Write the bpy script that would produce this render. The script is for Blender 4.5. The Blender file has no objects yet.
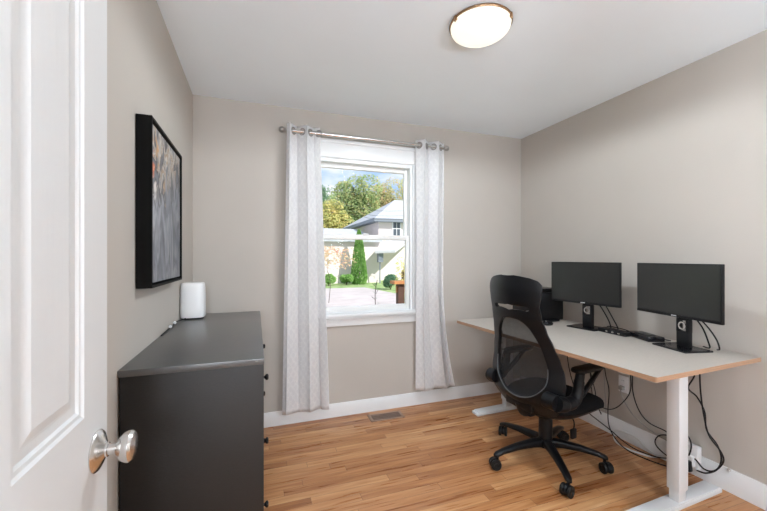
import bpy, bmesh, math, random
from mathutils import Vector, Matrix, Euler
PI = math.pi
C = bpy.context.scene.collection
R = math.radians

# ------------------------------------------------------------------ materials
def new_mat(name):
    m = bpy.data.materials.new(name); m.use_nodes = True
    nt = m.node_tree
    b = nt.nodes['Principled BSDF']
    return m, nt, b
def N(nt, t, **kw):
    n = nt.nodes.new(t)
    for k, v in kw.items():
        if hasattr(n, k): setattr(n, k, v)
    return n
def mat(name, col, rough=.5, metal=0., var=0., scale=8., bump=0., bscale=None, stretch=(1, 1, 1), spec=.5, col2=None, detail=4.):
    m, nt, b = new_mat(name)
    b.inputs['Base Color'].default_value = (*col, 1)
    b.inputs['Roughness'].default_value = rough
    b.inputs['Metallic'].default_value = metal
    b.inputs['Specular IOR Level'].default_value = spec
    tc = N(nt, 'ShaderNodeTexCoord'); mp = N(nt, 'ShaderNodeMapping')
    mp.inputs['Scale'].default_value = stretch
    nt.links.new(tc.outputs['Object'], mp.inputs['Vector'])
    n = N(nt, 'ShaderNodeTexNoise'); n.inputs['Scale'].default_value = scale; n.inputs['Detail'].default_value = detail
    nt.links.new(mp.outputs[0], n.inputs['Vector'])
    if var or col2:
        r = N(nt, 'ShaderNodeValToRGB')
        c2 = col2 or tuple(min(1, c * (1 + var)) for c in col)
        c1 = col if col2 else tuple(c * (1 - var) for c in col)
        r.color_ramp.elements[0].position = .35; r.color_ramp.elements[1].position = .65
        r.color_ramp.elements[0].color = (*c1, 1); r.color_ramp.elements[1].color = (*c2, 1)
        nt.links.new(n.outputs['Fac'], r.inputs[0]); nt.links.new(r.outputs[0], b.inputs['Base Color'])
    if bump:
        n2 = n
        if bscale:
            n2 = N(nt, 'ShaderNodeTexNoise'); n2.inputs['Scale'].default_value = bscale; n2.inputs['Detail'].default_value = 3
            nt.links.new(mp.outputs[0], n2.inputs['Vector'])
        bp = N(nt, 'ShaderNodeBump'); bp.inputs['Strength'].default_value = bump; bp.inputs['Distance'].default_value = .01
        nt.links.new(n2.outputs['Fac'], bp.inputs['Height']); nt.links.new(bp.outputs[0], b.inputs['Normal'])
    return m
def math_node(nt, op, a, b=None, c=None):
    n = N(nt, 'ShaderNodeMath'); n.operation = op
    for i, v in enumerate((a, b, c)):
        if v is None: continue
        if isinstance(v, (int, float)): n.inputs[i].default_value = v
        else: nt.links.new(v, n.inputs[i])
    return n.outputs[0]

M = {}
M['wall'] = mat('greige_paint', (.49, .455, .412), .75, var=.012, scale=3, bump=.08, bscale=220)
M['ceiling'] = mat('ceiling_paint', (.855, .925, .975), .85, var=.008, scale=3, bump=.06, bscale=150)
M['trim'] = mat('white_trim_paint', (.80, .815, .82), .35, var=.01, scale=5)
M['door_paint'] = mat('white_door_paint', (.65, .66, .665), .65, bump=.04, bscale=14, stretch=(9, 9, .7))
M['vinyl'] = mat('white_vinyl', (.82, .82, .80), .35, var=.01)
M['steel'] = mat('brushed_steel', (.68, .66, .64), .22, 1, bump=.04, bscale=90, stretch=(1, 1, .1))
M['nickel'] = mat('nickel', (.42, .40, .38), .3, 1)
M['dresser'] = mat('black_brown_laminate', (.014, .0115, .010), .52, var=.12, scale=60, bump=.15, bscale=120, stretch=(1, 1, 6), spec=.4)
M['dresser_top'] = mat('black_brown_top_lightened', (.055, .054, .053), .42, var=.08, scale=50, bump=.02, bscale=150, spec=.6)  # same laminate as the sides, base lightened to carry its reflection
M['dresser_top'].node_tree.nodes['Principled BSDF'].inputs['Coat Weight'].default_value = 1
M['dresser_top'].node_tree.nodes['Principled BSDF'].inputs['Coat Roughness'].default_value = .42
M['dark_gap'] = mat('dark_gap', (.01, .01, .01), .8)
M['black_plastic'] = mat('black_plastic', (.007, .007, .008), .4, spec=.3, bump=.05, bscale=300)
M['black_gloss'] = mat('black_gloss_plastic', (.007, .007, .009), .22, spec=.4)
M['chair_plastic'] = mat('chair_black_plastic', (.0045, .005, .0062), .36, spec=.28, bump=.06, bscale=350)
M['grey_rim_glint'] = mat('grey_rim_glint', (.10, .105, .11), .35)  # grey that stands in for the backrest rim's highlight
M['cushion'] = mat('black_seat_fabric', (.008, .008, .009), .95, var=.2, scale=250, bump=.3, bscale=400, spec=.1)
M['rubber'] = mat('black_rubber', (.006, .006, .006), .5, spec=.3)
M['screen'] = mat('switched_off_screen', (.020, .020, .019), .30, spec=.45)
M['frame_black'] = mat('black_float_frame', (.004, .004, .004), .6, spec=.15, var=.1, scale=30)
M['desk_top'] = mat('beige_linoleum_desktop', (.47, .43, .385), .48, var=.03, scale=90, bump=.05, bscale=200)
M['desk_edge'] = mat('birch_ply_edge', (.42, .255, .155), .5, var=.12, scale=6, stretch=(1, 1, 40))
M['desk_metal'] = mat('white_powder_coat', (.75, .78, .80), .5, bump=.04, bscale=400)
M['white_plastic'] = mat('white_plastic', (.80, .80, .80), .35)
M['white_cable'] = mat('white_cable', (.70, .70, .68), .45)
M['grey_cable'] = mat('grey_cable', (.32, .32, .30), .5)
M['brass'] = mat('bronze_metal', (.34, .21, .12), .35, 1)
M['vent_metal'] = mat('beige_vent_metal', (.36, .24, .18), .5, .2)
M['grass'] = mat('lawn_grass', (.18, .30, .10), .9, scale=3, col2=(.40, .50, .24), bump=.5, bscale=30, spec=.1)
M['asphalt'] = mat('pale_driveway', (.52, .48, .465), .9, var=.08, scale=2, bump=.1, bscale=60, spec=.1)
M['stucco'] = mat('pale_stucco', (.74, .67, .65), .9, var=.03, scale=1.5, bump=.1, bscale=30, spec=.1)
M['siding'] = mat('grey_siding', (.56, .57, .59), .8, var=.02, scale=2, spec=.2)
M['shingle'] = mat('pale_shingle', (.47, .50, .53), .85, var=.10, scale=9, stretch=(1, 1, 5), bump=.2, spec=.1)
M['fascia'] = mat('slate_fascia', (.20, .23, .27), .6)
M['bark'] = mat('bark', (.10, .075, .055), .95, var=.3, scale=14, bump=.6)
M['deck_wood'] = mat('orange_stained_wood', (.48, .20, .07), .6, var=.2, scale=5, stretch=(1, 1, .3))
M['deck_dark'] = mat('brown_post_wood', (.10, .045, .03), .7, var=.2, scale=7)
M['glass_dark'] = mat('dark_house_glass', (.08, .10, .12), .15)
M['wire'] = mat('overhead_wire', (.05, .05, .05), .6)

def leaf_mat(name, c1, c2, c3):
    m, nt, b = new_mat(name)
    oi = N(nt, 'ShaderNodeTexCoord'); n = N(nt, 'ShaderNodeTexNoise'); n.inputs['Scale'].default_value = 1.9; n.inputs['Detail'].default_value = 9; n.inputs['Roughness'].default_value = .7
    nt.links.new(oi.outputs['Object'], n.inputs['Vector'])
    r = N(nt, 'ShaderNodeValToRGB'); e = r.color_ramp.elements
    e[0].position = .36; e[0].color = (*c1, 1); e[1].position = .64; e[1].color = (*c3, 1)
    x = e.new(.5); x.color = (*c2, 1)
    nt.links.new(n.outputs['Fac'], r.inputs[0]); nt.links.new(r.outputs[0], b.inputs['Base Color'])
    b.inputs['Roughness'].default_value = .7; b.inputs['Specular IOR Level'].default_value = .15
    tr = N(nt, 'ShaderNodeBsdfTranslucent'); nt.links.new(r.outputs[0], tr.inputs[0])
    mx = N(nt, 'ShaderNodeMixShader'); mx.inputs[0].default_value = .3
    nt.links.new(b.outputs[0], mx.inputs[1]); nt.links.new(tr.outputs[0], mx.inputs[2])
    nt.links.new(mx.outputs[0], nt.nodes['Material Output'].inputs[0])
    return m
M['leaf_green'] = leaf_mat('green_leaves', (.20, .33, .15), (.36, .46, .20), (.64, .52, .26))
M['leaf_mixed'] = leaf_mat('turning_leaves', (.30, .42, .20), (.52, .50, .24), (.64, .38, .28))
M['leaf_yellow'] = leaf_mat('yellow_leaves', (.32, .46, .18), (.60, .58, .22), (.78, .60, .24))
M['leaf_dark'] = leaf_mat('dark_green_leaves', (.09, .20, .12), (.16, .29, .17), (.28, .38, .22))
M['leaf_cedar'] = leaf_mat('cedar_leaves', (.15, .32, .08), (.25, .46, .13), (.36, .56, .20))
M['leaf_rust'] = leaf_mat('rust_leaves', (.42, .40, .20), (.62, .48, .28), (.60, .30, .22))

def floor_material():
    m, nt, b = new_mat('oak_strip_floor')
    tc = N(nt, 'ShaderNodeTexCoord'); sp = N(nt, 'ShaderNodeSeparateXYZ'); nt.links.new(tc.outputs['Object'], sp.inputs[0])
    W = .057
    row = math_node(nt, 'DIVIDE', sp.outputs['Y'], W)
    rowi = math_node(nt, 'FLOOR', row)
    wn = N(nt, 'ShaderNodeTexWhiteNoise', noise_dimensions='1D'); nt.links.new(rowi, wn.inputs['W'])
    off = math_node(nt, 'MULTIPLY', wn.outputs['Value'], 7.3)
    ln = math_node(nt, 'MULTIPLY_ADD', wn.outputs['Value'], .5, .55)
    col = math_node(nt, 'DIVIDE', math_node(nt, 'ADD', sp.outputs['X'], off), ln)
    coli = math_node(nt, 'FLOOR', col)
    cv = N(nt, 'ShaderNodeCombineXYZ'); nt.links.new(rowi, cv.inputs[0]); nt.links.new(coli, cv.inputs[1])
    w2 = N(nt, 'ShaderNodeTexWhiteNoise', noise_dimensions='3D'); nt.links.new(cv.outputs[0], w2.inputs['Vector'])
    ramp = N(nt, 'ShaderNodeValToRGB'); e = ramp.color_ramp.elements
    e[0].position = .02; e[0].color = (.17, .055, .018, 1)
    e[1].position = .98; e[1].color = (.68, .43, .235, 1)
    for p, c in ((.25, (.33, .130, .045)), (.5, (.45, .205, .080)), (.75, (.56, .300, .135))):
        x = e.new(p); x.color = (*c, 1)
    # grain: stretched noise, shifted per board
    cv2 = N(nt, 'ShaderNodeCombineXYZ')
    nt.links.new(math_node(nt, 'MULTIPLY', sp.outputs['X'], 2.2), cv2.inputs[0])
    nt.links.new(math_node(nt, 'MULTIPLY', sp.outputs['Y'], 34.), cv2.inputs[1])
    nt.links.new(math_node(nt, 'MULTIPLY', w2.outputs['Value'], 30.), cv2.inputs[2])
    gn = N(nt, 'ShaderNodeTexNoise'); gn.inputs['Scale'].default_value = 1.5; gn.inputs['Detail'].default_value = 6; gn.inputs['Distortion'].default_value = .6
    nt.links.new(cv2.outputs[0], gn.inputs['Vector'])
    fac = math_node(nt, 'ADD', math_node(nt, 'MULTIPLY', w2.outputs['Value'], .50), math_node(nt, 'MULTIPLY', math_node(nt, 'SUBTRACT', gn.outputs['Fac'], .26), 1.05))
    nt.links.new(fac, ramp.inputs[0])
    # gaps
    fr = math_node(nt, 'FRACT', row); fc = math_node(nt, 'FRACT', col)
    g1 = math_node(nt, 'LESS_THAN', fr, .030); g2 = math_node(nt, 'LESS_THAN', math_node(nt, 'MULTIPLY', fc, ln), .0022)
    g = math_node(nt, 'MAXIMUM', g1, g2)
    mx = N(nt, 'ShaderNodeMix', data_type='RGBA'); mx.inputs[0].default_value = 0
    nt.links.new(math_node(nt, 'MULTIPLY', g, .75), mx.inputs[0])
    nt.links.new(ramp.outputs[0], mx.inputs[6]); mx.inputs[7].default_value = (.11, .045, .02, 1)
    nt.links.new(mx.outputs[2], b.inputs['Base Color'])
    b.inputs['Roughness'].default_value = .34
    nt.links.new(math_node(nt, 'MULTIPLY_ADD', gn.outputs['Fac'], .2, .20), b.inputs['Roughness'])
    bp = N(nt, 'ShaderNodeBump'); bp.inputs['Strength'].default_value = .25; bp.inputs['Distance'].default_value = .002
    nt.links.new(math_node(nt, 'SUBTRACT', 1., g), bp.inputs['Height']); nt.links.new(bp.outputs[0], b.inputs['Normal'])
    return m
M['floor'] = floor_material()

def curtain_material():
    m, nt, b = new_mat('white_sheer_trellis')
    uv = N(nt, 'ShaderNodeUVMap')
    sp = N(nt, 'ShaderNodeSeparateXYZ'); nt.links.new(uv.outputs[0], sp.inputs[0])
    # leaf lattice: |sin| product pattern, metres in uv
    a = math_node(nt, 'SINE', math_node(nt, 'MULTIPLY', math_node(nt, 'ADD', sp.outputs[0], math_node(nt, 'MULTIPLY', sp.outputs[1], .6)), 2 * PI / .085))
    c = math_node(nt, 'SINE', math_node(nt, 'MULTIPLY', math_node(nt, 'SUBTRACT', sp.outputs[0], math_node(nt, 'MULTIPLY', sp.outputs[1], .6)), 2 * PI / .085))
    p = math_node(nt, 'ABSOLUTE', math_node(nt, 'MULTIPLY', a, c))
    vo = N(nt, 'ShaderNodeTexVoronoi'); vo.inputs['Scale'].default_value = 38; nt.links.new(uv.outputs[0], vo.inputs['Vector'])
    pp = math_node(nt, 'ADD', math_node(nt, 'MULTIPLY', p, .7), math_node(nt, 'MULTIPLY', vo.outputs['Distance'], .8))
    r = N(nt, 'ShaderNodeValToRGB'); e = r.color_ramp.elements
    e[0].position = .15; e[0].color = (.98, .98, .98, 1); e[1].position = .85; e[1].color = (.88, .88, .89, 1)
    nt.links.new(pp, r.inputs[0])
    nt.links.new(r.outputs[0], b.inputs['Base Color']); b.inputs['Roughness'].default_value = .8; b.inputs['Specular IOR Level'].default_value = .1
    tr = N(nt, 'ShaderNodeBsdfTranslucent'); nt.links.new(r.outputs[0], tr.inputs[0])
    mx = N(nt, 'ShaderNodeMixShader'); mx.inputs[0].default_value = .45
    nt.links.new(b.outputs[0], mx.inputs[1]); nt.links.new(tr.outputs[0], mx.inputs[2])
    tp = N(nt, 'ShaderNodeBsdfTransparent')
    m2 = N(nt, 'ShaderNodeMixShader')
    nt.links.new(math_node(nt, 'MULTIPLY', math_node(nt, 'LESS_THAN', pp, .3), .10), m2.inputs[0])
    nt.links.new(mx.outputs[0], m2.inputs[1]); nt.links.new(tp.outputs[0], m2.inputs[2])
    nt.links.new(m2.outputs[0], nt.nodes['Material Output'].inputs[0])
    return m
M['curtain'] = curtain_material()

def glass_material():
    m, nt, b = new_mat('window_glass')
    tp = N(nt, 'ShaderNodeBsdfTransparent'); gl = N(nt, 'ShaderNodeBsdfGlossy'); gl.inputs['Roughness'].default_value = .02
    lw = N(nt, 'ShaderNodeFresnel'); lw.inputs['IOR'].default_value = 1.25
    mx = N(nt, 'ShaderNodeMixShader'); nt.links.new(math_node(nt, 'MULTIPLY', lw.outputs[0], .04), mx.inputs[0])
    nt.links.new(tp.outputs[0], mx.inputs[1]); nt.links.new(gl.outputs[0], mx.inputs[2])
    nt.links.new(mx.outputs[0], nt.nodes['Material Output'].inputs[0])
    return m
M['glass'] = glass_material()

def mesh_fabric():
    m, nt, b = new_mat('black_mesh_fabric')
    b.inputs['Base Color'].default_value = (.012, .012, .013, 1); b.inputs['Roughness'].default_value = .6
    tc = N(nt, 'ShaderNodeTexCoord'); w = N(nt, 'ShaderNodeTexNoise'); w.inputs['Scale'].default_value = 40
    nt.links.new(tc.outputs['Object'], w.inputs['Vector'])
    tp = N(nt, 'ShaderNodeBsdfTransparent'); mx = N(nt, 'ShaderNodeMixShader')
    nt.links.new(math_node(nt, 'MULTIPLY_ADD', w.outputs['Fac'], .06, .80), mx.inputs[0])
    nt.links.new(tp.outputs[0], mx.inputs[1]); nt.links.new(b.outputs[0], mx.inputs[2])
    nt.links.new(mx.outputs[0], nt.nodes['Material Output'].inputs[0])
    return m
M['mesh'] = mesh_fabric()

def painting_material():
    m, nt, b = new_mat('abstract_painting')
    tc = N(nt, 'ShaderNodeTexCoord')
    mp = N(nt, 'ShaderNodeMapping'); mp.inputs['Scale'].default_value = (1, 6, 2.2); mp.inputs['Rotation'].default_value = (R(-22), 0, 0)
    nt.links.new(tc.outputs['Object'], mp.inputs['Vector'])
    n = N(nt, 'ShaderNodeTexNoise'); n.inputs['Scale'].default_value = 2.2; n.inputs['Detail'].default_value = 9; n.inputs['Distortion'].default_value = 1.5
    nt.links.new(mp.outputs[0], n.inputs['Vector'])
    base = N(nt, 'ShaderNodeValToRGB'); e = base.color_ramp.elements
    e[0].position = .3; e[0].color = (.085, .09, .105, 1); e[1].position = .72; e[1].color = (.36, .37, .40, 1)
    x = e.new(.5); x.color = (.19, .20, .225, 1)
    nt.links.new(n.outputs['Fac'], base.inputs[0])
    # upper band of rust, white and black strokes
    mp2 = N(nt, 'ShaderNodeMapping'); mp2.inputs['Scale'].default_value = (1, 9, 4.5)
    nt.links.new(tc.outputs['Object'], mp2.inputs['Vector'])
    n2 = N(nt, 'ShaderNodeTexNoise'); n2.inputs['Scale'].default_value = 1.7; n2.inputs['Detail'].default_value = 7; n2.inputs['Distortion'].default_value = .8
    nt.links.new(mp2.outputs[0], n2.inputs['Vector'])
    top = N(nt, 'ShaderNodeValToRGB'); e = top.color_ramp.elements
    e[0].position = .33; e[0].color = (.02, .02, .025, 1); e[1].position = .66; e[1].color = (.14, .15, .17, 1)
    for p, c in ((.42, (.20, .20, .21)), (.47, (.52, .50, .46)), (.505, (.30, .20, .12)), (.54, (.40, .38, .35)), (.58, (.06, .055, .055))):
        x = e.new(p); x.color = (*c, 1)
    nt.links.new(n2.outputs['Fac'], top.inputs[0])
    sp = N(nt, 'ShaderNodeSeparateXYZ'); nt.links.new(tc.outputs['Object'], sp.inputs[0])
    # object origin at the picture centre: z up, y along wall (negative y = nearer the door)
    d = math_node(nt, 'SUBTRACT', math_node(nt, 'SUBTRACT', sp.outputs['Z'], .06), math_node(nt, 'MULTIPLY', sp.outputs['Y'], .25))
    d = math_node(nt, 'ADD', d, math_node(nt, 'MULTIPLY', math_node(nt, 'SUBTRACT', n2.outputs['Fac'], .5), .9))
    mask = math_node(nt, 'MULTIPLY', d, 8.)
    mk = N(nt, 'ShaderNodeClamp'); nt.links.new(mask, mk.inputs[0])
    mx = N(nt, 'ShaderNodeMix', data_type='RGBA'); nt.links.new(mk.outputs[0], mx.inputs[0])
    nt.links.new(base.outputs[0], mx.inputs[6]); nt.links.new(top.outputs[0], mx.inputs[7])
    # orange blossom low in the coloured corner nearest the door
    n3 = N(nt, 'ShaderNodeTexNoise'); n3.inputs['Scale'].default_value = 26; n3.inputs['Detail'].default_value = 5
    nt.links.new(tc.outputs['Object'], n3.inputs['Vector'])
    last = mx.outputs[2]
    for (py_, pz_), rad_, col_ in (((-.235, .135), .045, (.66, .17, .05)), ((-.185, .235), .040, (.50, .26, .10)), ((-.225, .075), .035, (.62, .60, .57)), ((-.06, .10), .03, (.50, .33, .20))):
        mv = N(nt, 'ShaderNodeVectorMath'); mv.operation = 'SUBTRACT'; mv.inputs[1].default_value = (.0, py_, pz_); nt.links.new(tc.outputs['Object'], mv.inputs[0])
        ms_ = N(nt, 'ShaderNodeVectorMath'); ms_.operation = 'MULTIPLY'; ms_.inputs[1].default_value = (0, 1.3, .75); nt.links.new(mv.outputs[0], ms_.inputs[0])
        le = N(nt, 'ShaderNodeVectorMath'); le.operation = 'LENGTH'; nt.links.new(ms_.outputs[0], le.inputs[0])
        oz = math_node(nt, 'ADD', math_node(nt, 'SUBTRACT', rad_, le.outputs['Value']), math_node(nt, 'MULTIPLY', math_node(nt, 'SUBTRACT', n3.outputs['Fac'], .5), .30))
        ok = N(nt, 'ShaderNodeClamp'); nt.links.new(math_node(nt, 'MULTIPLY', oz, 22.), ok.inputs[0])
        mo = N(nt, 'ShaderNodeMix', data_type='RGBA'); nt.links.new(math_node(nt, 'MULTIPLY', ok.outputs[0], .9), mo.inputs[0]); nt.links.new(last, mo.inputs[6]); mo.inputs[7].default_value = (*col_, 1)
        last = mo.outputs[2]
    nt.links.new(last, b.inputs['Base Color']); b.inputs['Roughness'].default_value = .55
    bp = N(nt, 'ShaderNodeBump'); bp.inputs['Strength'].default_value = .4; bp.inputs['Distance'].default_value = .004
    nt.links.new(n.outputs['Fac'], bp.inputs['Height']); nt.links.new(bp.outputs[0], b.inputs['Normal'])
    return m
M['painting'] = painting_material()

def emit_mat(name, col, s):
    m, nt, b = new_mat(name)
    b.inputs['Base Color'].default_value = (.5, .48, .42, 1)
    b.inputs['Emission Color'].default_value = (*col, 1); b.inputs['Emission Strength'].default_value = s
    b.inputs['Roughness'].default_value = .25
    return m
ROOM_LAMP = 0.50
HALL_FILL = 76.0  # glow of the globes added in the hall as fill
HALL_FILL_2 = 66.0
M['lamp_glass'] = emit_mat('lit_frosted_glass', (1, .93, .76), ROOM_LAMP)
M['hall_fill'] = emit_mat('hall_fill_glow', (.87, .95, 1.06), HALL_FILL)
M['hall_fill_2'] = emit_mat('hall_fill_glow_second', (.87, .95, 1.06), HALL_FILL_2)

# ------------------------------------------------------------------ mesh builder
class MB:
    def __init__(s): s.b = bmesh.new()
    def box(s, c, d, rot=None, bev=0., seg=2, mi=0):
        r = bmesh.ops.create_cube(s.b, size=1)
        vs = r['verts']
        mt = Matrix.Translation(c) @ (rot.to_4x4() if rot is not None else Matrix.Identity(4)) @ Matrix.Diagonal((*d, 1))
        bmesh.ops.transform(s.b, matrix=mt, verts=vs)
        fs = list({f for v in vs for f in v.link_faces})
        for f in fs: f.material_index = mi
        if bev:
            es = list({e for v in vs for e in v.link_edges})
            rr = bmesh.ops.bevel(s.b, geom=es, offset=bev, segments=seg, affect='EDGES', profile=.5)
            for f in rr['faces']: f.material_index = mi
        return s
    def b2(s, lo, hi, bev=0., mi=0):
        return s.box([(a + b) / 2 for a, b in zip(lo, hi)], [b - a for a, b in zip(lo, hi)], bev=bev, mi=mi)
    def prism(s, pts, h, mtx=None, bev=0.):
        """outline pts in xy extruded 0..h in z, then placed by mtx"""
        vs = [s.b.verts.new((x, y, 0)) for x, y in pts]
        f = s.b.faces.new(vs)
        r = bmesh.ops.extrude_face_region(s.b, geom=[f])
        top = [v for v in r['geom'] if isinstance(v, bmesh.types.BMVert)]
        for v in top: v.co.z += h
        allv = vs + top
        fs = list({f for v in allv for f in v.link_faces})
        bmesh.ops.recalc_face_normals(s.b, faces=fs)
        if bev:
            es = list({e for v in allv for e in v.link_edges})
            rr = bmesh.ops.bevel(s.b, geom=es, offset=bev, segments=2, affect='EDGES', profile=.5)
            allv = list(set(rr['verts']) | {v for v in allv if v.is_valid})
        if mtx is not None: bmesh.ops.transform(s.b, matrix=mtx, verts=allv)
        return s
    def lathe(s, prof, n=32, mtx=None):
        """profile [(r,z)...] round z"""
        rings = []; newv = []
        for r, z in prof:
            if r < 1e-6:
                v = s.b.verts.new((0, 0, z)); rings.append([v]); newv.append(v)
            else:
                ring = [s.b.verts.new((r * math.cos(2 * PI * k / n), r * math.sin(2 * PI * k / n), z)) for k in range(n)]
                rings.append(ring); newv += ring
        fs = []
        for A, B in zip(rings, rings[1:]):
            for k in range(n):
                j = (k + 1) % n
                if len(A) == 1 and len(B) == 1: continue
                if len(A) == 1: fs.append(s.b.faces.new((A[0], B[k], B[j])))
                elif len(B) == 1: fs.append(s.b.faces.new((A[k], A[j], B[0])))
                else: fs.append(s.b.faces.new((A[k], A[j], B[j], B[k])))
        bmesh.ops.recalc_face_normals(s.b, faces=fs)
        if mtx is not None: bmesh.ops.transform(s.b, matrix=mtx, verts=newv)
        return s
    def tube(s, pts, r, n=8, smooth=0, closed=False, rr=None):
        P = [Vector(p) for p in pts]
        if smooth:
            Q = []
            m = len(P)
            rng = range(m if closed else m - 1)
            for i in rng:
                p0 = P[(i - 1) % m] if (closed or i > 0) else P[i] * 2 - P[i + 1]
                p1 = P[i]; p2 = P[(i + 1) % m]
                p3 = P[(i + 2) % m] if (closed or i + 2 < m) else P[i + 1] * 2 - P[i]
                for k in range(smooth):
                    t = k / smooth
                    Q.append(.5 * ((2 * p1) + (-p0 + p2) * t + (2 * p0 - 5 * p1 + 4 * p2 - p3) * t * t + (-p0 + 3 * p1 - 3 * p2 + p3) * t ** 3))
            if not closed: Q.append(P[-1])
            P = Q
        m = len(P); rings = []; up = None
        for i, p in enumerate(P):
            if closed: t = (P[(i + 1) % m] - P[(i - 1) % m])
            else: t = P[min(i + 1, m - 1)] - P[max(i - 1, 0)]
            if t.length < 1e-9: t = Vector((0, 0, 1))
            t.normalize()
            if up is None: up = t.orthogonal().normalized()
            else:
                up = (up - t * up.dot(t))
                up = up.normalized() if up.length > 1e-6 else t.orthogonal().normalized()
            v = t.cross(up)
            q = rr[i * (len(rr) - 1) // max(1, m - 1)] if rr else r
            rings.append([s.b.verts.new(p + (up * math.cos(2 * PI * k / n) + v * math.sin(2 * PI * k / n)) * q) for k in range(n)])
        pr = list(zip(rings, rings[1:])) + ([(rings[-1], rings[0])] if closed else [])
        fs = []
        for A, B in pr:
            for k in range(n):
                fs.append(s.b.faces.new((A[k], A[(k + 1) % n], B[(k + 1) % n], B[k])))
        if not closed:
            fs.append(s.b.faces.new(rings[0][::-1])); fs.append(s.b.faces.new(rings[-1]))
        bmesh.ops.recalc_face_normals(s.b, faces=fs)
        return s
    def quad(s, a, b, c, d, mi=0):
        f = s.b.faces.new([s.b.verts.new(p) for p in (a, b, c, d)]); f.material_index = mi
        return s
    def build(s, name, m, parent=None, angle=35, recalc=False, loc=None):
        if recalc: bmesh.ops.recalc_face_normals(s.b, faces=s.b.faces)
        me = bpy.data.meshes.new(name); s.b.to_mesh(me); s.b.free()
        for x in (m if isinstance(m, (list, tuple)) else [m]): me.materials.append(x)
        me.shade_smooth(); me.set_sharp_from_angle(angle=R(angle))
        o = bpy.data.objects.new(name, me); C.objects.link(o)
        if parent: o.parent = parent
        if loc: o.location = loc
        return o

def tag(o, label=None, cat=None, group=None, kind=None):
    if label: o['label'] = label
    if cat: o['category'] = cat
    if group: o['group'] = group
    if kind: o['kind'] = kind
    return o
def thing(name, label, cat, loc=(0, 0, 0), rz=0, group=None, kind=None):
    o = bpy.data.objects.new(name, None); C.objects.link(o)
    o.empty_display_size = .05; o.location = loc; o.rotation_euler = (0, 0, rz)
    return tag(o, label, cat, group, kind)
def RX(a): return Matrix.Rotation(a, 4, 'X')
def RY(a): return Matrix.Rotation(a, 4, 'Y')
def RZ(a): return Matrix.Rotation(a, 4, 'Z')
def T(*p): return Matrix.Translation(p)
def struct(o, label, cat=None): return tag(o, label, cat, kind='structure')

# ------------------------------------------------------------------ room shell
XL, XR, YB, YF, H = -.421, 2.449, 2.864, .05, 2.44
WX0, WX1, WZ0, WZ1 = .455, 1.285, .825, 2.085        # window opening
struct(MB().b2((XL - .12, -1.0, -.2), (XR + .12, YB + .12, 0)).build('floor', M['floor']), 'orange oak strip floor running parallel to the window wall', 'floor')
struct(MB().b2((XL - .12, -.07, H), (XR + .12, YB + .12, H + .15)).build('ceiling', M['ceiling']), 'flat white painted ceiling', 'ceiling')
struct(MB().b2((XL - .12, YF, 0), (XL, YB + .12, H)).build('wall_left', M['wall']), 'greige wall behind the dresser and the framed painting', 'wall')
struct(MB().b2((XR, YF, 0), (XR + .12, YB + .12, H)).build('wall_right', M['wall']), 'greige wall behind the desk and monitors', 'wall')
w = MB()
w.b2((XL, YB, 0), (WX0, YB + .12, H)); w.b2((WX1, YB, 0), (XR, YB + .12, H))
w.b2((WX0, YB, 0), (WX1, YB + .12, WZ0)); w.b2((WX0, YB, WZ1), (WX1, YB + .12, H))
struct(w.build('wall_back', M['wall']), 'greige wall with the curtained window', 'wall')
w = MB()
DX0, DX1 = -.30, .50
w.b2((XL - .12, -.07, 0), (DX0, YF, H)); w.b2((DX1, -.07, 0), (.72, YF, H)); w.b2((DX0, -.07, 2.06), (DX1, YF, H))
w.b2((2.15, -.07, 0), (XR + .12, YF, H)); w.b2((.72, -.07, 2.22), (2.15, YF, H))  # unseen wide opening added to let hall light into the room
struct(w.build('wall_front', M['wall']), 'greige wall with an added wide opening and the doorway the photo is taken from', 'wall')
# hallway behind the doorway
w = MB(); w.b2((-1.3, -1.0, 0), (-1.2, -.07, H)); w.b2((XR + .12, -1.0, 0), (XR + .22, -.07, H)); w.b2((-1.3, -1.1, 0), (XR + .22, -1.0, H))
w.b2((-1.3, -.07, 0), (XL - .12, .0, H))
struct(w.build('wall_hall', M['wall']), 'greige hallway walls outside the doorway', 'wall')
struct(MB().b2((-1.3, -1.1, H), (XR + .22, -.07, H + .15)).build('ceiling_hall', M['ceiling']), 'white hallway ceiling outside the doorway', 'ceiling')
struct(MB().b2((-1.3, -1.1, -.2), (XL - .12, -.07, 0)).b2((XL - .12, -1.1, -.2), (XR + .22, -1.0, 0)).build('floor_hall', M['floor']), 'oak floor edge in the hallway', 'floor')

def baseboard(name, a, b, nrm, h, label):
    """a->b along wall foot, nrm into room"""
    a = Vector((*a, 0)); b = Vector((*b, 0)); d = b - a; L = d.length; n = Vector((*nrm, 0))
    prof = [(0, 0), (.016, 0), (.0155, .02), (.015, h - .018), (.011, h - .008), (.009, h), (0, h)]
    m = MB(); rings = []
    for p in (a, b):
        rings.append([m.b.verts.new(p + n * u + Vector((0, 0, z))) for u, z in prof])
    k = len(prof)
    for i in range(k): m.b.faces.new((rings[0][i], rings[0][(i + 1) % k], rings[1][(i + 1) % k], rings[1][i]))
    m.b.faces.new(rings[0]); m.b.faces.new(rings[1][::-1])
    struct(m.build(name, M['trim'], recalc=True, angle=25), label, 'baseboard')
baseboard('baseboard_back', (XL, YB), (XR, YB), (0, -1), .105, 'white baseboard under the window wall')
baseboard('baseboard_right', (XR, YF), (XR, YB), (-1, 0), .125, 'white baseboard behind the desk')
baseboard('baseboard_left', (XL, YF), (XL, YB), (1, 0), .105, 'white baseboard behind the dresser')

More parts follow.
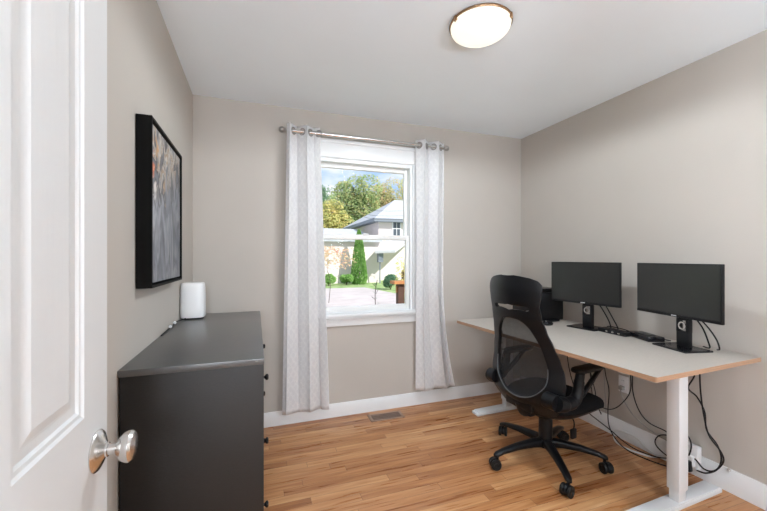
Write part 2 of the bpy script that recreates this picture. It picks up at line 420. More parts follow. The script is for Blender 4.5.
# window
wn = thing('window_1', 'white double-hung window between the curtains looking onto the neighbours', 'window', kind='structure')
c = MB()   # casing
for x0, x1 in ((WX0 - .085, WX0), (WX1, WX1 + .085)):
    c.b2((x0, YB - .018, WZ0), (x1, YB, WZ1), bev=.003)
c.b2((WX0 - .085, YB - .020, WZ1), (WX1 + .085, YB, WZ1 + .138), bev=.003)
c.b2((WX0 - .088, YB - .030, WZ1 + .112), (WX1 + .088, YB, WZ1 + .142), bev=.005)
c.b2((WX0, YB - .014, WZ1 - .004), (WX1, YB, WZ1 + .012), bev=.003)
c.build('casing', M['trim'], wn)
c = MB()   # jamb lining
c.b2((WX0, YB, WZ0), (WX0 + .02, YB + .12, WZ1)); c.b2((WX1 - .02, YB, WZ0), (WX1, YB + .12, WZ1))
c.b2((WX0 + .02, YB + .001, WZ1 - .03), (WX1 - .02, YB + .12, WZ1)); c.b2((WX0 + .02, YB + .02, WZ0), (WX1 - .02, YB + .12, WZ0 + .012))
c.build('jamb', M['trim'], wn)
MB().b2((WX0 - .105, YB - .062, WZ0 - .022), (WX1 + .105, YB + .02, WZ0 + .004), bev=.006).build('window_sill', M['trim'], wn)
MB().b2((WX0 - .085, YB - .020, WZ0 - .098), (WX1 + .085, YB, WZ0 - .022), bev=.003).b2((WX0 - .085, YB - .026, WZ0 - .05), (WX1 + .085, YB, WZ0 - .036), bev=.003).build('apron', M['trim'], wn)
def sash(name, z0, z1, y, bot, top):
    x0, x1 = WX0 + .02, WX1 - .02; st = .028
    m = MB()
    m.b2((x0, y, z0), (x0 + st, y + .035, z1), bev=.003); m.b2((x1 - st, y, z0), (x1, y + .035, z1), bev=.003)
    m.b2((x0 + st, y, z0), (x1 - st, y + .035, z0 + bot), bev=.003); m.b2((x0 + st, y, z1 - top), (x1 - st, y + .035, z1), bev=.003)
    f = m.build(name, M['vinyl'], wn)
    MB().b2((x0 + st - .005, y + .014, z0 + bot - .005), (x1 - st + .005, y + .019, z1 - top + .005)).build('pane', M['glass'], f)
    return f
lo = sash('lower_sash', WZ0 + .012, 1.472, YB + .025, .040, .040)
sash('upper_sash', 1.432, WZ1 - .03, YB + .064, .035, .035)
MB().box((.87, YB + .030, 1.476), (.05, .022, .012), bev=.003).build('sash_lock', M['vinyl'], lo)

# curtain rod and curtains
YR = YB - .085; ZR = 2.236
rod = thing('curtain_rod', 'brushed silver curtain rod with round finials above the window', 'curtain rod', (.88, YR, ZR))
MB().tube([(-.66, 0, 0), (.66, 0, 0)], .015, 16).build('rod', M['steel'], rod)
for sx in (-1, 1):
    m = MB(); m.lathe([(0, -.03), (.012, -.03), (.013, -.012), (.010, -.006), (.016, 0), (.021, .010), (.022, .018), (.018, .030), (.009, .037), (0, .038)], 20, T(sx * .68, 0, 0) @ RY(sx * PI / 2))
    m.build('finial', M['nickel'], rod)
for sx in (-.50, .50):
    m = MB(); m.tube([(sx, .080, 0), (sx, 0, 0)], .006, 10); m.lathe([(0, 0), (.02, 0), (.02, .006), (0, .006)], 16, T(sx, .084, 0) @ RX(PI / 2)); m.tube([(sx - .008, 0, 0), (sx + .008, 0, 0)], .0175, 12)
    m.build('bracket', M['nickel'], rod)

def curtain(label, xt0, xt1, xb0, xb1, zb, folds, ph, seed, flare=0.):
    rnd = random.Random(seed)
    root = thing('curtain', label, 'curtain', ((xt0 + xt1) / 2, YR, 0), group=None)
    ox = (xt0 + xt1) / 2
    ztop = ZR + .045
    nu, nv = 120, 70
    ph2 = rnd.random() * 6
    def pos(u, v):     # v 0 top .. 1 bottom
        z = ztop + (zb - ztop) * v
        x0 = xt0 + (xb0 - xt0) * v; x1 = xt1 + (xb1 - xt1) * v
        if flare and v > .55: x1 += flare * ((v - .55) / .45) ** 2
        wv = math.sin(2 * PI * folds * u + ph)
        amp = .040 * (1 - .25 * v) * (1 + .25 * math.sin(3 * u + 4 * v + ph2))
        drift = .35 * v * math.sin(5.3 * u + 2.1 * v + ph2)
        wv = math.sin(2 * PI * folds * u + ph + drift)
        x = x0 + (x1 - x0) * u + .012 * math.sin(4 * PI * folds * u + 2 * ph) + .006 * v * math.sin(17 * u + ph2)
        y = -amp * wv - .006 * v * math.sin(23 * u + 5 * v)
        y = min(y, .05)
        zz = z
        if v > .97: zz += .006 * math.sin(2 * PI * folds * u)
        return Vector((x - ox, y, zz))
    m = MB(); uvl = m.b.loops.layers.uv.new('UVMap')
    g = [[m.b.verts.new(pos(i / nu, j / nv)) for i in range(nu + 1)] for j in range(nv + 1)]
    # arc length across at mid height for uv
    arc = [0]
    for i in range(nu): arc.append(arc[-1] + (pos((i + 1) / nu, .5) - pos(i / nu, .5)).length)
    for j in range(nv):
        for i in range(nu):
            f = m.b.faces.new((g[j][i], g[j + 1][i], g[j + 1][i + 1], g[j][i + 1]))
            for lp, (a, b_) in zip(f.loops, ((i, j), (i, j + 1), (i + 1, j + 1), (i + 1, j))):
                lp[uvl].uv = (arc[a], (ztop - zb) * b_ / nv)
    cl = m.build('fabric', M['curtain'], root, angle=180)
    sd = cl.modifiers.new('thick', 'SOLIDIFY'); sd.thickness = .0012
    k = 0
    # grommets where the sheet crosses the rod
    prev = None
    for i in range(401):
        u = i / 400; y = pos(u, .022).y
        if prev is not None and (prev < 0) != (y < 0):
            p = pos(u, .0205)
            q = pos(min(1, u + .01), .0205) - pos(max(0, u - .01), .0205)
            a = math.atan2(q.y, q.x)
            mm = MB(); mm.lathe([(.019, -.003), (.027, -.003), (.029, 0), (.027, .003), (.019, .003), (.017, 0), (.019, -.003)], 24, T(p.x, 0, ZR) @ RZ(a) @ RX(PI / 2))
            mm.build('grommet', M['nickel'], root)
        prev = y
    return root
curtain('white patterned sheer grommet curtain hanging left of the window', .214, .462, .176, .535, .105, 2.0, .25, 3)
curtain('white patterned sheer grommet curtain hanging right of the window', 1.300, 1.570, 1.292, 1.555, .145, 2.0, -.6, 8, flare=.125)

# ------------------------------------------------------------------ door (open against the left wall)
dr = thing('door_1', 'white moulded panel door swung open with a nickel knob', 'door', (-.27, .833, 0), kind='structure')
# local: face plane x=0 (room side), thickness to -x, y from 0 (free edge) to -.76
def panel_door(thk, w, h):
    m = MB()
    ys = [0, -.098, -.288, -.288 - .0, ]
    colsY = [(-.098, -.290), (-.390, -.582 - .08)]
    rowsZ = [(.24, .74), (1.012, 1.72), (1.80, 1.96)]
    ygr = sorted({0., -w, *[v for c_ in colsY for v in c_]}, reverse=True)
    zgr = sorted({.008, h, *[v for r_ in rowsZ for v in r_]})
    prof = [(0, 0), (.005, -.003), (.011, -.0035), (.015, -.007), (.028, -.007), (.032, -.0065), (.046, -.0025)]
    for side in (0, 1):
        X0 = 0 if side == 0 else -thk; sg = 1 if side == 0 else -1
        for a, b in zip(ygr, ygr[1:]):
            for c_, d in zip(zgr, zgr[1:]):
                pan = any(abs(a - q[0]) < 1e-6 and abs(b - q[1]) < 1e-6 for q in colsY) and any(abs(c_ - q[0]) < 1e-6 and abs(d - q[1]) < 1e-6 for q in rowsZ)
                if not pan:
                    m.quad((X0, a, c_), (X0, b, c_), (X0, b, d), (X0, a, d)); continue
                rings = []
                for ins, dep in prof:
                    x = X0 + sg * dep
                    rings.append([m.b.verts.new(p) for p in ((x, a - ins, c_ + ins), (x, b + ins, c_ + ins), (x, b + ins, d - ins), (x, a - ins, d - ins))])
                for A, B in zip(rings, rings[1:]):
                    for k in range(4): m.b.faces.new((A[k], A[(k + 1) % 4], B[(k + 1) % 4], B[k]))
                m.b.faces.new(rings[-1])
    z0, z1 = .008, h
    m.quad((0, 0, z0), (0, 0, z1), (-thk, 0, z1), (-thk, 0, z0)); m.quad((0, -w, z0), (0, -w, z1), (-thk, -w, z1), (-thk, -w, z0))
    m.quad((0, 0, z1), (0, -w, z1), (-thk, -w, z1), (-thk, 0, z1)); m.quad((0, 0, z0), (0, -w, z0), (-thk, -w, z0), (-thk, 0, z0))
    bmesh.ops.remove_doubles(m.b, verts=m.b.verts, dist=1e-5)
    return m
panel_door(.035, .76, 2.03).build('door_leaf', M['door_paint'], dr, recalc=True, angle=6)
kb = MB()
kb.lathe([(0, 0), (.036, 0), (.0365, .002), (.034, .005), (.024, .0095), (.015, .013), (.0125, .015), (.0125, .018), (.0100, .019), (.0100, .030), (.013, .031), (.0175, .034),
          (.0245, .041), (.0275, .048), (.0275, .053), (.024, .0575), (.012, .060), (0, .0605)], 40, T(0, -.048, .932) @ RY(PI / 2))
tag(kb.build('door_knob', M['steel'], dr, angle=30), 'satin nickel round door knob with flared rose')
kb = MB()
kb.lathe([(0, 0), (.036, 0), (.034, .005), (.015, .013), (.010, .019), (.010, .030), (.0245, .041), (.0275, .05), (.024, .0575), (0, .0605)], 24, T(-.035, -.048, .932) @ RY(-PI / 2))
kb.build('door_knob', M['steel'], dr)
MB().b2((-.030, -.001, .90), (-.006, .0015, .965)).build('latch_plate', M['nickel'], dr)
for z in (.25, 1.02, 1.80): MB().tube([(.004, -.765, z - .045), (.004, -.765, z + .045)], .007, 10).build('hinge', M['nickel'], dr)
# door frame
fm = MB(); fm.b2((DX0, -.08, 0), (DX0 + .02, YF + .004, 2.06)); fm.b2((DX1 - .02, -.08, 0), (DX1, YF + .004, 2.06)); fm.b2((DX0, -.08, 2.04), (DX1, YF + .004, 2.06))
fm.b2((DX0 - .07, YF, 0), (DX0, YF + .015, 2.12)); fm.b2((DX1, YF, 0), (DX1 + .07, YF + .015, 2.12)); fm.b2((DX0, YF, 2.05), (DX1, YF + .015, 2.12))
struct(fm.build('trim_1', M['trim']), 'white casing of the doorway the photo is taken from', 'trim')

# ------------------------------------------------------------------ dresser
DZ = .915
ds = thing('dresser', 'black-brown six-drawer dresser against the left wall under the painting', 'dresser', (-.193, 2.0, 0))
dx0, dx1, dy0, dy1 = -.2215, .205, -.619, .602   # local body
b = MB()
b.b2((dx0, dy0, 0), (dx1 + .0155, dy0 + .02, DZ - .022), bev=.0015); b.b2((dx0, dy1 - .02, 0), (dx1 + .0155, dy1, DZ - .022), bev=.0015)
b.b2((dx0, -.01, .05), (dx1 - .002, .01, DZ - .022)); b.b2((dx0, dy0 + .02, .04), (dx0 + .008, dy1 - .02, DZ - .03))
b.b2((dx0 + .01, dy0 + .02, .04), (dx1 - .004, dy1 - .02, .056)); b.b2((dx1 - .03, dy0 + .02, 0), (dx1 - .012, dy1 - .02, .045))
b.build('body', M['dresser'], ds)
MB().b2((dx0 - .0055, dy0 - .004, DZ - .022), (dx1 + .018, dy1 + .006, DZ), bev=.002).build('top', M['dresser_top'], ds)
kz = (.172, .458, .744)
for ci, (ya, yb) in enumerate(((dy0 + .022, -.003), (.003, dy1 - .022))):
    for z in kz:
        f = MB().b2((dx1 + .001, ya, z - .140), (dx1 + .017, yb, z + .140), bev=.0015).b2((dx0 + .02, ya + .03, z - .1), (dx1 + .001, yb - .03, z + .09)).build('drawer', M['dresser'], ds)
        yc = (ya + yb) / 2
        MB().lathe([(0, 0), (.010, 0), (.0065, .004), (.006, .009), (.010, .013), (.014, .018), (.014, .022), (.010, .026), (0, .027)], 20, T(dx1 + .017, yc, z) @ RY(PI / 2)).build('knob', M['black_gloss'], f)

# router
rt = thing('router', 'white rounded wireless router standing on the dresser near the wall corner', 'router', (-.354, 2.430, DZ), R(0))
def superell(a, b_, n, p, rot=0):
    out = []
    for k in range(n):
        t = 2 * PI * k / n + rot; cx, sy = math.cos(t), math.sin(t)
        out.append((a * math.copysign(abs(cx) ** (2 / p), cx), b_ * math.copysign(abs(sy) ** (2 / p), sy)))
    return out
def stack(m, sections, mtx=None):
    rings = [[m.b.verts.new((x, y, z)) for x, y in pts] for z, pts in sections]
    nv = [v for r_ in rings for v in r_]
    n = len(rings[0]); fs = []
    for A, B in zip(rings, rings[1:]):
        for k in range(n): fs.append(m.b.faces.new((A[k], A[(k + 1) % n], B[(k + 1) % n], B[k])))
    fs.append(m.b.faces.new(rings[0][::-1])); fs.append(m.b.faces.new(rings[-1]))
    bmesh.ops.recalc_face_normals(m.b, faces=fs)
    if mtx is not None: bmesh.ops.transform(m.b, matrix=mtx, verts=nv)
    return m
sec = [(z, superell(.066 * s, .066 * s, 48, 3.6)) for z, s in ((.010, .97), (.014, .99), (.05, 1), (.18, .985), (.197, .97), (.208, .94), (.214, .88), (.215, .80))]
stack(MB(), sec).build('shell', M['white_plastic'], rt)
stack(MB(), [(0, superell(.058, .058, 40, 3.6)), (.010, superell(.060, .060, 40, 3.6))]).build('foot', M['dark_gap'], rt)
tag(MB().tube([(-.375, 2.40, DZ + .012), (-.395, 2.33, DZ + .010), (-.412, 2.24, DZ + .012), (-.411, 2.16, DZ + .006), (-.414, 2.05, DZ + .004), (-.412, 1.92, DZ + .004)], .003, 8, smooth=8).build('router_cable', M['black_plastic']), 'thin black cable running from the router along the wall edge of the dresser', 'cable')
for i, (y, z) in enumerate(((2.20, .012), (2.09, .010))):
    tag(MB().lathe([(0, -.006), (.006, -.006), (.008, 0), (.006, .006), (0, .006)], 12, T(-.409, y, DZ + z + .004) @ RX(PI / 2)).build('cable_clip', M['white_plastic']),
        ('small white cable clip behind the dresser, closer to the router', 'small white cable clip behind the dresser, farther from the router')[i], 'cable clip')

# painting
pz0, pz1, py0, py1 = 1.165, 1.815, 1.563, 2.150
pc = thing('framed_painting', 'abstract grey and orange painting in deep black float frame', 'painting', (XL, (py0 + py1) / 2, (pz0 + pz1) / 2))
hy, hz = (py1 - py0) / 2, (pz1 - pz0) / 2
b = MB(); t = .010; dp = .055
b.b2((.003, -hy, -hz), (dp, -hy + t, hz)); b.b2((.003, hy - t, -hz), (dp, hy, hz)); b.b2((.003, -hy + t, -hz), (dp, hy - t, -hz + t)); b.b2((.003, -hy + t, hz - t), (dp, hy - t, hz))
b.b2((.003, -hy + t, -hz + t), (.012, hy - t, hz - t))
b.build('frame', M['frame_black'], pc)
MB().b2((.014, -hy + t + .008, -hz + t + .008), (.048, hy - t - .008, hz - t - .008), bev=.002).build('canvas', M['painting'], pc)

# ------------------------------------------------------------------ ceiling light
cl = thing('ceiling_light', 'round flush ceiling light with lit frosted glass and bronze rim', 'ceiling light', (1.048, 1.515, H))
MB().lathe([(0, 0), (.141, 0), (.148, -.003), (.152, -.008), (.152, -.013), (.150, -.016), (.144, -.016), (0, -.014)], 48).build('rim', M['brass'], cl)
g = MB(); prof = [(.1455, -.014)] + [(.1455 * math.cos(a), -.018 - .062 * math.sin(a)) for a in [R(x) for x in range(0, 90, 9)]] + [(0, -.080)]
g.lathe(prof, 48).build('glass_bowl', M['lamp_glass'], cl)
for k in range(3):
    a = R(65 + 120 * k)
    mm = MB(); mm.box((.149, 0, -.016), (.014, .016, .020), bev=.002); mm.lathe([(0, 0), (.005, 0), (.006, .004), (.003, .010), (0, .011)], 12, T(.151, 0, -.024) @ RX(PI))
    bmesh.ops.transform(mm.b, matrix=RZ(a), verts=mm.b.verts)
    mm.build('clip', M['brass'], cl)
for x_, lb in ((-.12, 'added unseen globe light in the hallway, filling the room through the doorway'), (1.45, 'added unseen globe light in the hallway, filling the room through the added opening')):
    hl = thing('hall_fill_globe', lb, 'added fill light', (x_, -1.0, 1.50))  # unseen globes added behind the camera to brighten the room
    MB().lathe([(0, 0), (.055, 0), (.055, .012), (.012, .018), (.010, .06), (.03, .065), (.034, .08), (0, .085)], 28, RX(-PI / 2)).build('bracket', M['steel'], hl)
    MB().lathe([(.13 * math.sin(R(x)), -.13 * math.cos(R(x))) for x in range(0, 181, 10)], 32, T(0, .20, 0)).build('globe', M['hall_fill' if x_ < 0 else 'hall_fill_2'], hl)

# ------------------------------------------------------------------ floor register
vt = thing('floor_vent', 'beige metal floor register set in the oak floor under the window', 'floor vent', (.99, 2.722, 0), R(-2))
m = MB(); vw, vh = .140, .062
m.b2((-vw, -vh, 0), (vw, -vh + .016, .006), bev=.001); m.b2((-vw, vh - .016, 0), (vw, vh, .006), bev=.001); m.b2((-vw, -vh, 0), (-vw + .022, vh, .006), bev=.001); m.b2((vw - .022, -vh, 0), (vw, vh, .006), bev=.001)
m.build('frame', M['vent_metal'], vt)
MB().b2((-vw + .02, -vh + .014, .0004), (vw - .02, vh - .014, .001)).build('shaft_shade', M['dark_gap'], vt)  # thin dark sheet for the shade below the grille
m = MB()
for k in range(13): m.b2((-vw + .022 + k * .0182, -vh + .014, .001), (-vw + .0250 + k * .0182, vh - .014, .005))
for k in range(3): m.b2((-vw + .02, -.028 + k * .026, .001), (vw - .02, -.023 + k * .026, .0045))
m.build('grille', M['vent_metal'], vt)

# ------------------------------------------------------------------ desk
DH = .775
A0 = R(2.4)
dk = thing('standing_desk', 'beige-topped sit-stand desk with birch edge and white T-legs', 'desk', (1.593, 1.042, 0), A0)
# local: x 0..DW to wall, y 0..DL
DW, DL = .835, 1.50
def rrect(x0, y0, x1, y1, r, n=5):
    out = []
    for cx, cy, a0 in ((x1 - r, y1 - r, 0), (x0 + r, y1 - r, 90), (x0 + r, y0 + r, 180), (x1 - r, y0 + r, 270)):
        for k in range(n + 1):
            a = R(a0 + 90 * k / n); out.append((cx + r * math.cos(a), cy + r * math.sin(a)))
    return out
tb = MB(); tb.prism(rrect(0, 0, DW, DL, .012), .0012, T(0, 0, DH - .0012)).build('tabletop_surface', M['desk_top'], dk)
MB().prism(rrect(0, 0, DW, DL, .012), .0216, T(0, 0, DH - .0229), bev=0).build('tabletop', M['desk_edge'], dk)
def desk_leg(y, x, fy, x0):
    f = MB()
    # splayed-flat foot bar with rounded ends
    f.b2((x0, fy - .040, 0), (DW - .025, fy + .040, .022), bev=.004).b2((x0 + .02, fy - .037, .02), (DW - .04, fy + .037, .030), bev=.003)
    ft = f.build('foot', M['desk_metal'], dk)
    MB().b2((x - .030, y - .024, .03), (x + .030, y + .024, .30), bev=.004).build('inner_column', M['desk_metal'], dk)
    MB().b2((x - .037, y - .031, .085), (x + .037, y + .031, DH - .06), bev=.005).build('outer_column', M['desk_metal'], dk)
    MB().b2((x - .33, y - .03, DH - .06), (x + .33, y + .03, DH - .023), bev=.003).build('top_bracket', M['desk_metal'], dk)
desk_leg(.182, .472, .190, .10); desk_leg(1.455, .472, 1.462, .15)
MB().b2((.40, .21, DH - .064), (.50, 1.425, DH - .030), bev=.003).build('crossbar', M['desk_metal'], dk)
MB().b2((.055, .62, DH - .045), (.115, .74, DH - .0235), bev=.004).build('control_box', M['white_plastic'], dk)

# ------------------------------------------------------------------ monitors
def make_monitor(label, loc, rz):
    """local: screen faces -x, y left/right, z from desktop"""
    r = thing('monitor', label, 'monitor', loc, rz)
    W_, Hh, zb = .508, .298, .175
    zc = zb + Hh / 2
    s = MB(); s.box((0.010, 0, zc), (.018, W_, Hh), bev=.003)
    s.box((.028, 0, zc - .01), (.028, W_ * .62, Hh * .62), bev=.012)
    s.box((.0005, 0, zb + .008), (.003, W_ - .004, .014), bev=.001)
    s.build('housing', M['black_plastic'], r)
    MB().b2((-.0012, -W_ / 2 + .006, zb + .017), (.002, W_ / 2 - .006, zb + Hh - .006)).build('screen', M['screen'], r)
    lg = MB(); 
    for k in range(4):   # tiny maker's letters as raised marks
        lg.box((-.0018, .012 - k * .008, zb + .0085), (.0012, .0055, .006)) if k != 1 else lg.lathe([(.0018, 0), (.0035, 0), (.0035, .001), (.0018, .001)], 12, T(-.0022, .004, zb + .0085) @ RY(PI / 2))
    lg.build('badge', M['white_plastic'], r)
    st = MB()
    # column with cable hole, extruded across x
    y0, z0, z1 = .036, .008, zb + .18
    st.b2((.050, -y0, z0), (.078, y0, .095), bev=.004); st.b2((.050, -y0, .155), (.078, y0, z1), bev=.004)
    st.b2((.050, -y0, .09), (.078, -.020, .16), bev=.002); st.b2((.050, .020, .09), (.078, y0, .16), bev=.002)
    st.b2((.036, -.05, zc - .05), (.052, .05, zc + .05), bev=.004)
    st.build('stand_column', M['black_plastic'], r)
    MB().lathe([(.016, 0), (.023, 0), (.023, .004), (.016, .004), (.016, 0)], 24, T(.048, 0, .125) @ RY(PI / 2)).build('cable_ring', M['steel'], r)
    MB().prism(rrect(-.045, -.110, .125, .098, .006), .009, None, bev=.002).build('stand_base', M['black_gloss'], r)
    return r
make_monitor('black switched-off monitor on the desk, farther one in front of the printer', (2.205, 1.945, DH), R(9))
make_monitor('black switched-off monitor at the near end of the desk', (2.198, 1.346, DH), R(-13))

# desk clutter
pr = thing('printer', 'boxy black printer at the far end of the desk, partly hidden by the chair', 'printer', (2.190, 2.370, DH), 0)
m = MB(); m.box((0, 0, .118), (.29, .26, .224), bev=.008)
m.box((-.148, 0, .12), (.012, .20, .18), bev=.004)
m.build('body', M['black_plastic'], pr)
MB().box((-.03, 0, .254), (.25, .25, .014), bev=.004).build('lid', M['black_gloss'], pr)
MB().box((0, 0, .238), (.22, .20, .020)).build('hinge_block', M['dark_gap'], pr)
MB().box((-.02, -.150, .014), (.16, .05, .018), bev=.003).build('paper_tray', M['black_gloss'], pr)
ms = thing('desk_gadget', 'small black and silver gadget lying in front of the printer', 'gadget', (2.07, 2.13, DH), R(15))
stack(MB(), [(0, superell(.040, .028, 28, 2.4)), (.012, superell(.043, .030, 28, 2.4)), (.026, superell(.034, .022, 28, 2.2)), (.032, superell(.018, .010, 28, 2))]).build('shell', M['black_gloss'], ms)
MB().box((-.012, 0, .031), (.030, .012, .005), bev=.002).build('silver_button', M['steel'], ms)
kh = thing('docking_station', 'low black docking station lying between the two monitors', 'docking station', (2.250, 1.735, DH), R(-4))
MB().box((0, 0, .014), (.075, .20, .026), bev=.004).build('case', M['black_plastic'], kh)
m = MB()
for k in range(7): m.box((0, -.075 + k * .025, .0275), (.05, .004, .002))
m.build('grille', M['black_gloss'], kh)
for k in range(3): MB().box((-.038, -.06 + k * .045, .014), (.003, .016, .008)).build('port', M['steel'], kh)
kh = thing('power_brick', 'flat black power box lying beside the near monitor', 'power supply', (2.285, 1.565, DH), R(-20))
MB().box((0, 0, .016), (.10, .20, .030), bev=.006).build('case', M['black_gloss'], kh)
MB().box((0, 0, .0325), (.06, .10, .001)).build('plate', M['black_plastic'], kh)

# cables on and above the desk
def cable(name, label, pts, r=.0035, m='black_plastic', cat='cable', group=None):
    return tag(MB().tube(pts, r, 8, smooth=8).build(name, M[m]), label, cat, group)
D = DH
cable('monitor_cable', 'black cable curving down from the back of the far monitor, outer one', [(2.285, 1.92, D + .25), (2.28, 1.84, D + .19), (2.29, 1.78, D + .09), (2.30, 1.755, D + .035), (2.31, 1.76, D + .008)], .004)
cable('monitor_cable', 'black cable looping close to the far monitor stand', [(2.275, 1.91, D + .21), (2.29, 1.865, D + .15), (2.30, 1.82, D + .07), (2.31, 1.81, D + .02), (2.34, 1.83, D + .006)], .004)
cable('monitor_cable', 'black cable curving down behind the near monitor, outer one', [(2.28, 1.31, D + .21), (2.30, 1.25, D + .14), (2.32, 1.215, D + .07), (2.33, 1.205, D + .02), (2.36, 1.23, D + .006)], .004)
cable('monitor_cable', 'black cable hanging close to the near monitor stand', [(2.275, 1.29, D + .18), (2.30, 1.265, D + .12), (2.31, 1.245, D + .05), (2.33, 1.25, D + .014), (2.37, 1.30, D + .006)], .004)
cable('desk_cable', 'black cable snaking from docking station to power box', [(2.25, 1.625, D + .012), (2.29, 1.62, D + .022), (2.34, 1.66, D + .010), (2.37, 1.60, D + .006), (2.35, 1.50, D + .006), (2.32, 1.44, D + .012)], .0035)
cable('desk_cable', 'black cable looping behind the docking station', [(2.29, 1.83, D + .012), (2.35, 1.86, D + .02), (2.37, 1.78, D + .016), (2.35, 1.70, D + .012), (2.31, 1.69, D + .012)], .0035)

# cables under the desk
cable('power_cable', 'black cable looping down under the desk beside the wall outlet', [(2.35, 1.71, .73), (2.36, 1.714, .55), (2.37, 1.716, .486), (2.37, 1.721, .376), (2.37, 1.784, .271), (2.36, 1.843, .215), (2.35, 1.904, .203), (2.33, 1.96, .235), (2.32, 1.98, .40), (2.3, 1.98, .72)])
cable('power_cable', 'black cable sweeping from under the desk towards the desk column', [(2.36, 1.705, .73), (2.37, 1.705, .50), (2.37, 1.700, .381), (2.37, 1.661, .279), (2.37, 1.597, .225), (2.37, 1.496, .215), (2.38, 1.42, .18), (2.375, 1.37, .12)])
cable('power_cable', 'black cable hanging past the seat tip to the floor', [(2.35, 1.905, .73), (2.36, 1.896, .472), (2.37, 1.873, .337), (2.37, 1.881, .191), (2.36, 1.865, .091), (2.34, 1.80, .03), (2.32, 1.70, .006), (2.33, 1.58, .006), (2.36, 1.45, .02), (2.38, 1.39, .06)])
cable('power_cable', 'black cable running along the baseboard behind the chair', [(2.36, 2.25, .72), (2.37, 2.22, .40), (2.38, 2.13, .16), (2.39, 2.061, .101), (2.39, 1.968, .072), (2.385, 1.873, .050), (2.38, 1.777, .020), (2.37, 1.675, .012), (2.37, 1.55, .03), (2.38, 1.45, .07), (2.385, 1.40, .08)])
cable('power_cable', 'black cable dangling from the desk above the seat', [(2.36, 2.06, .73), (2.385, 2.05, .50), (2.39, 2.03, .38), (2.39, 2.00, .28), (2.39, 1.99, .20), (2.39, 1.95, .13)])
cable('power_cable', 'black cable ring looping out beside the desk column', [(2.37, 1.40, .17), (2.36, 1.47, .200), (2.36, 1.53, .175), (2.36, 1.553, .124), (2.36, 1.524, .089), (2.37, 1.45, .06), (2.38, 1.40, .06)])
cable('power_cable', 'black cable hanging right of the desk column in a wide loop', [(2.36, 1.312, .73), (2.36, 1.312, .60), (2.37, 1.312, .503), (2.37, 1.298, .396), (2.37, 1.274, .294), (2.38, 1.224, .225), (2.38, 1.215, .174), (2.38, 1.256, .105), (2.38, 1.303, .09), (2.38, 1.342, .12), (2.385, 1.372, .13)], .0042)
cable('power_cable', 'black cable crossing behind the loop right of the desk column', [(2.35, 1.335, .73), (2.37, 1.342, .613), (2.375, 1.378, .522), (2.38, 1.337, .483), (2.385, 1.303, .411), (2.385, 1.293, .314), (2.39, 1.247, .252), (2.39, 1.228, .184), (2.385, 1.245, .118), (2.38, 1.293, .072), (2.385, 1.34, .06)], .0042)
cable('power_cable', 'black cable from the power strip rising to the outer desk loop', [(2.36, 1.375, .10), (2.37, 1.36, .19), (2.375, 1.38, .24), (2.38, 1.43, .25), (2.38, 1.47, .24)], .004)
cable('white_cable', 'white cable curling in a loose loop on the oak floor by the baseboard', [(2.40, 1.46, .10), (2.40, 1.50, .06), (2.385, 1.58, .012), (2.355, 1.65, .006), (2.332, 1.734, .006), (2.350, 1.805, .007), (2.385, 1.850, .03), (2.405, 1.845, .058), (2.412, 1.765, .072), (2.412, 1.705, .065), (2.405, 1.645, .035), (2.395, 1.58, .025), (2.395, 1.50, .05), (2.395, 1.45, .08)], .0055, 'white_cable')
cable('outlet_cable', 'grey cable draped from the wall outlet plug along the baseboard', [(2.425, 1.829, .36), (2.425, 1.825, .33), (2.425, 1.807, .284), (2.425, 1.736, .205), (2.42, 1.643, .165), (2.41, 1.569, .15), (2.405, 1.50, .14), (2.40, 1.44, .10)], .0035, 'grey_cable')
cable('grey_cable', 'thin grey cable hanging straight against the wall left of the outlet', [(2.40, 1.97, .73), (2.42, 1.965, .55), (2.425, 1.955, .40), (2.43, 1.95, .25), (2.425, 1.94, .14)], .003, 'grey_cable')

# outlets
def outlet(label, y, z, plug):
    o = thing('wall_outlet', label, 'outlet', (XR, y, z))
    MB().b2((-.006, -.036, -.058), (-.0002, .036, .058), bev=.002).build('cover_plate', M['white_plastic'], o)
    m = MB()
    for dz in (-.024, .024): m.prism(superell(.017, .015, 20, 3), .003, T(-.006, 0, dz) @ RY(-PI / 2))
    m.build('socket', M['trim'], o)
    for dz in (-.024, .024):
        MB().box((-.0092, -.006, dz + .002), (.0008, .002, .008)).box((-.0092, .006, dz + .002), (.0008, .002, .007)).build('prong_slots', M['dark_gap'], o)
    return o
o = outlet('white wall outlet above the baseboard under the desk', 1.822, .388, True)
tag(MB().box((XR - .022, 1.822, .364), (.026, .034, .028), bev=.005).build('plug', M['grey_cable']), 'grey plug in the lower socket of the wall outlet', 'plug')
ps = thing('power_strip', 'white power strip with black plugs behind the desk column', 'power strip', (2.402, 1.415, .04), 0)
m = MB(); m.box((0, 0, .085), (.040, .16, .13), bev=.006); m.build('housing', M['white_plastic'], ps)
m = MB()
for k in range(3):
    m.box((-.030, -.050 + k * .045, .066), (.026, .034, .060), bev=.005)
m.build('sockets', M['white_plastic'], ps)
for k in range(3):
    tag(MB().box((2.402 - .052, 1.365 + k * .045, .04 + .040 + .004 * k), (.030, .032, .060), rot=Matrix.Rotation(R(6 * k - 5), 3, 'X'), bev=.006).build('plug', M['black_plastic']),
        ('black plug in the power strip, nearest the doorway', 'black plug in the middle of the power strip', 'black plug in the power strip, nearest the window')[k], 'plug')
tag(MB().lathe([(0, 0), (.007, 0), (.007, .014), (.0055, .014), (.0055, .034), (.003, .034), (0, .035)], 14, T(XR - .014, 1.215, .120) @ RZ(R(20)) @ RY(R(-60))).build('cable_stub', M['nickel']), 'short metal cable end poking out of the right baseboard', 'cable end')

# ------------------------------------------------------------------ office chair
CH = thing('office_chair', 'black mesh-back office chair with headrest turned to the desk', 'office chair', (1.735, 1.806, 0), R(8))
ph = R(8)
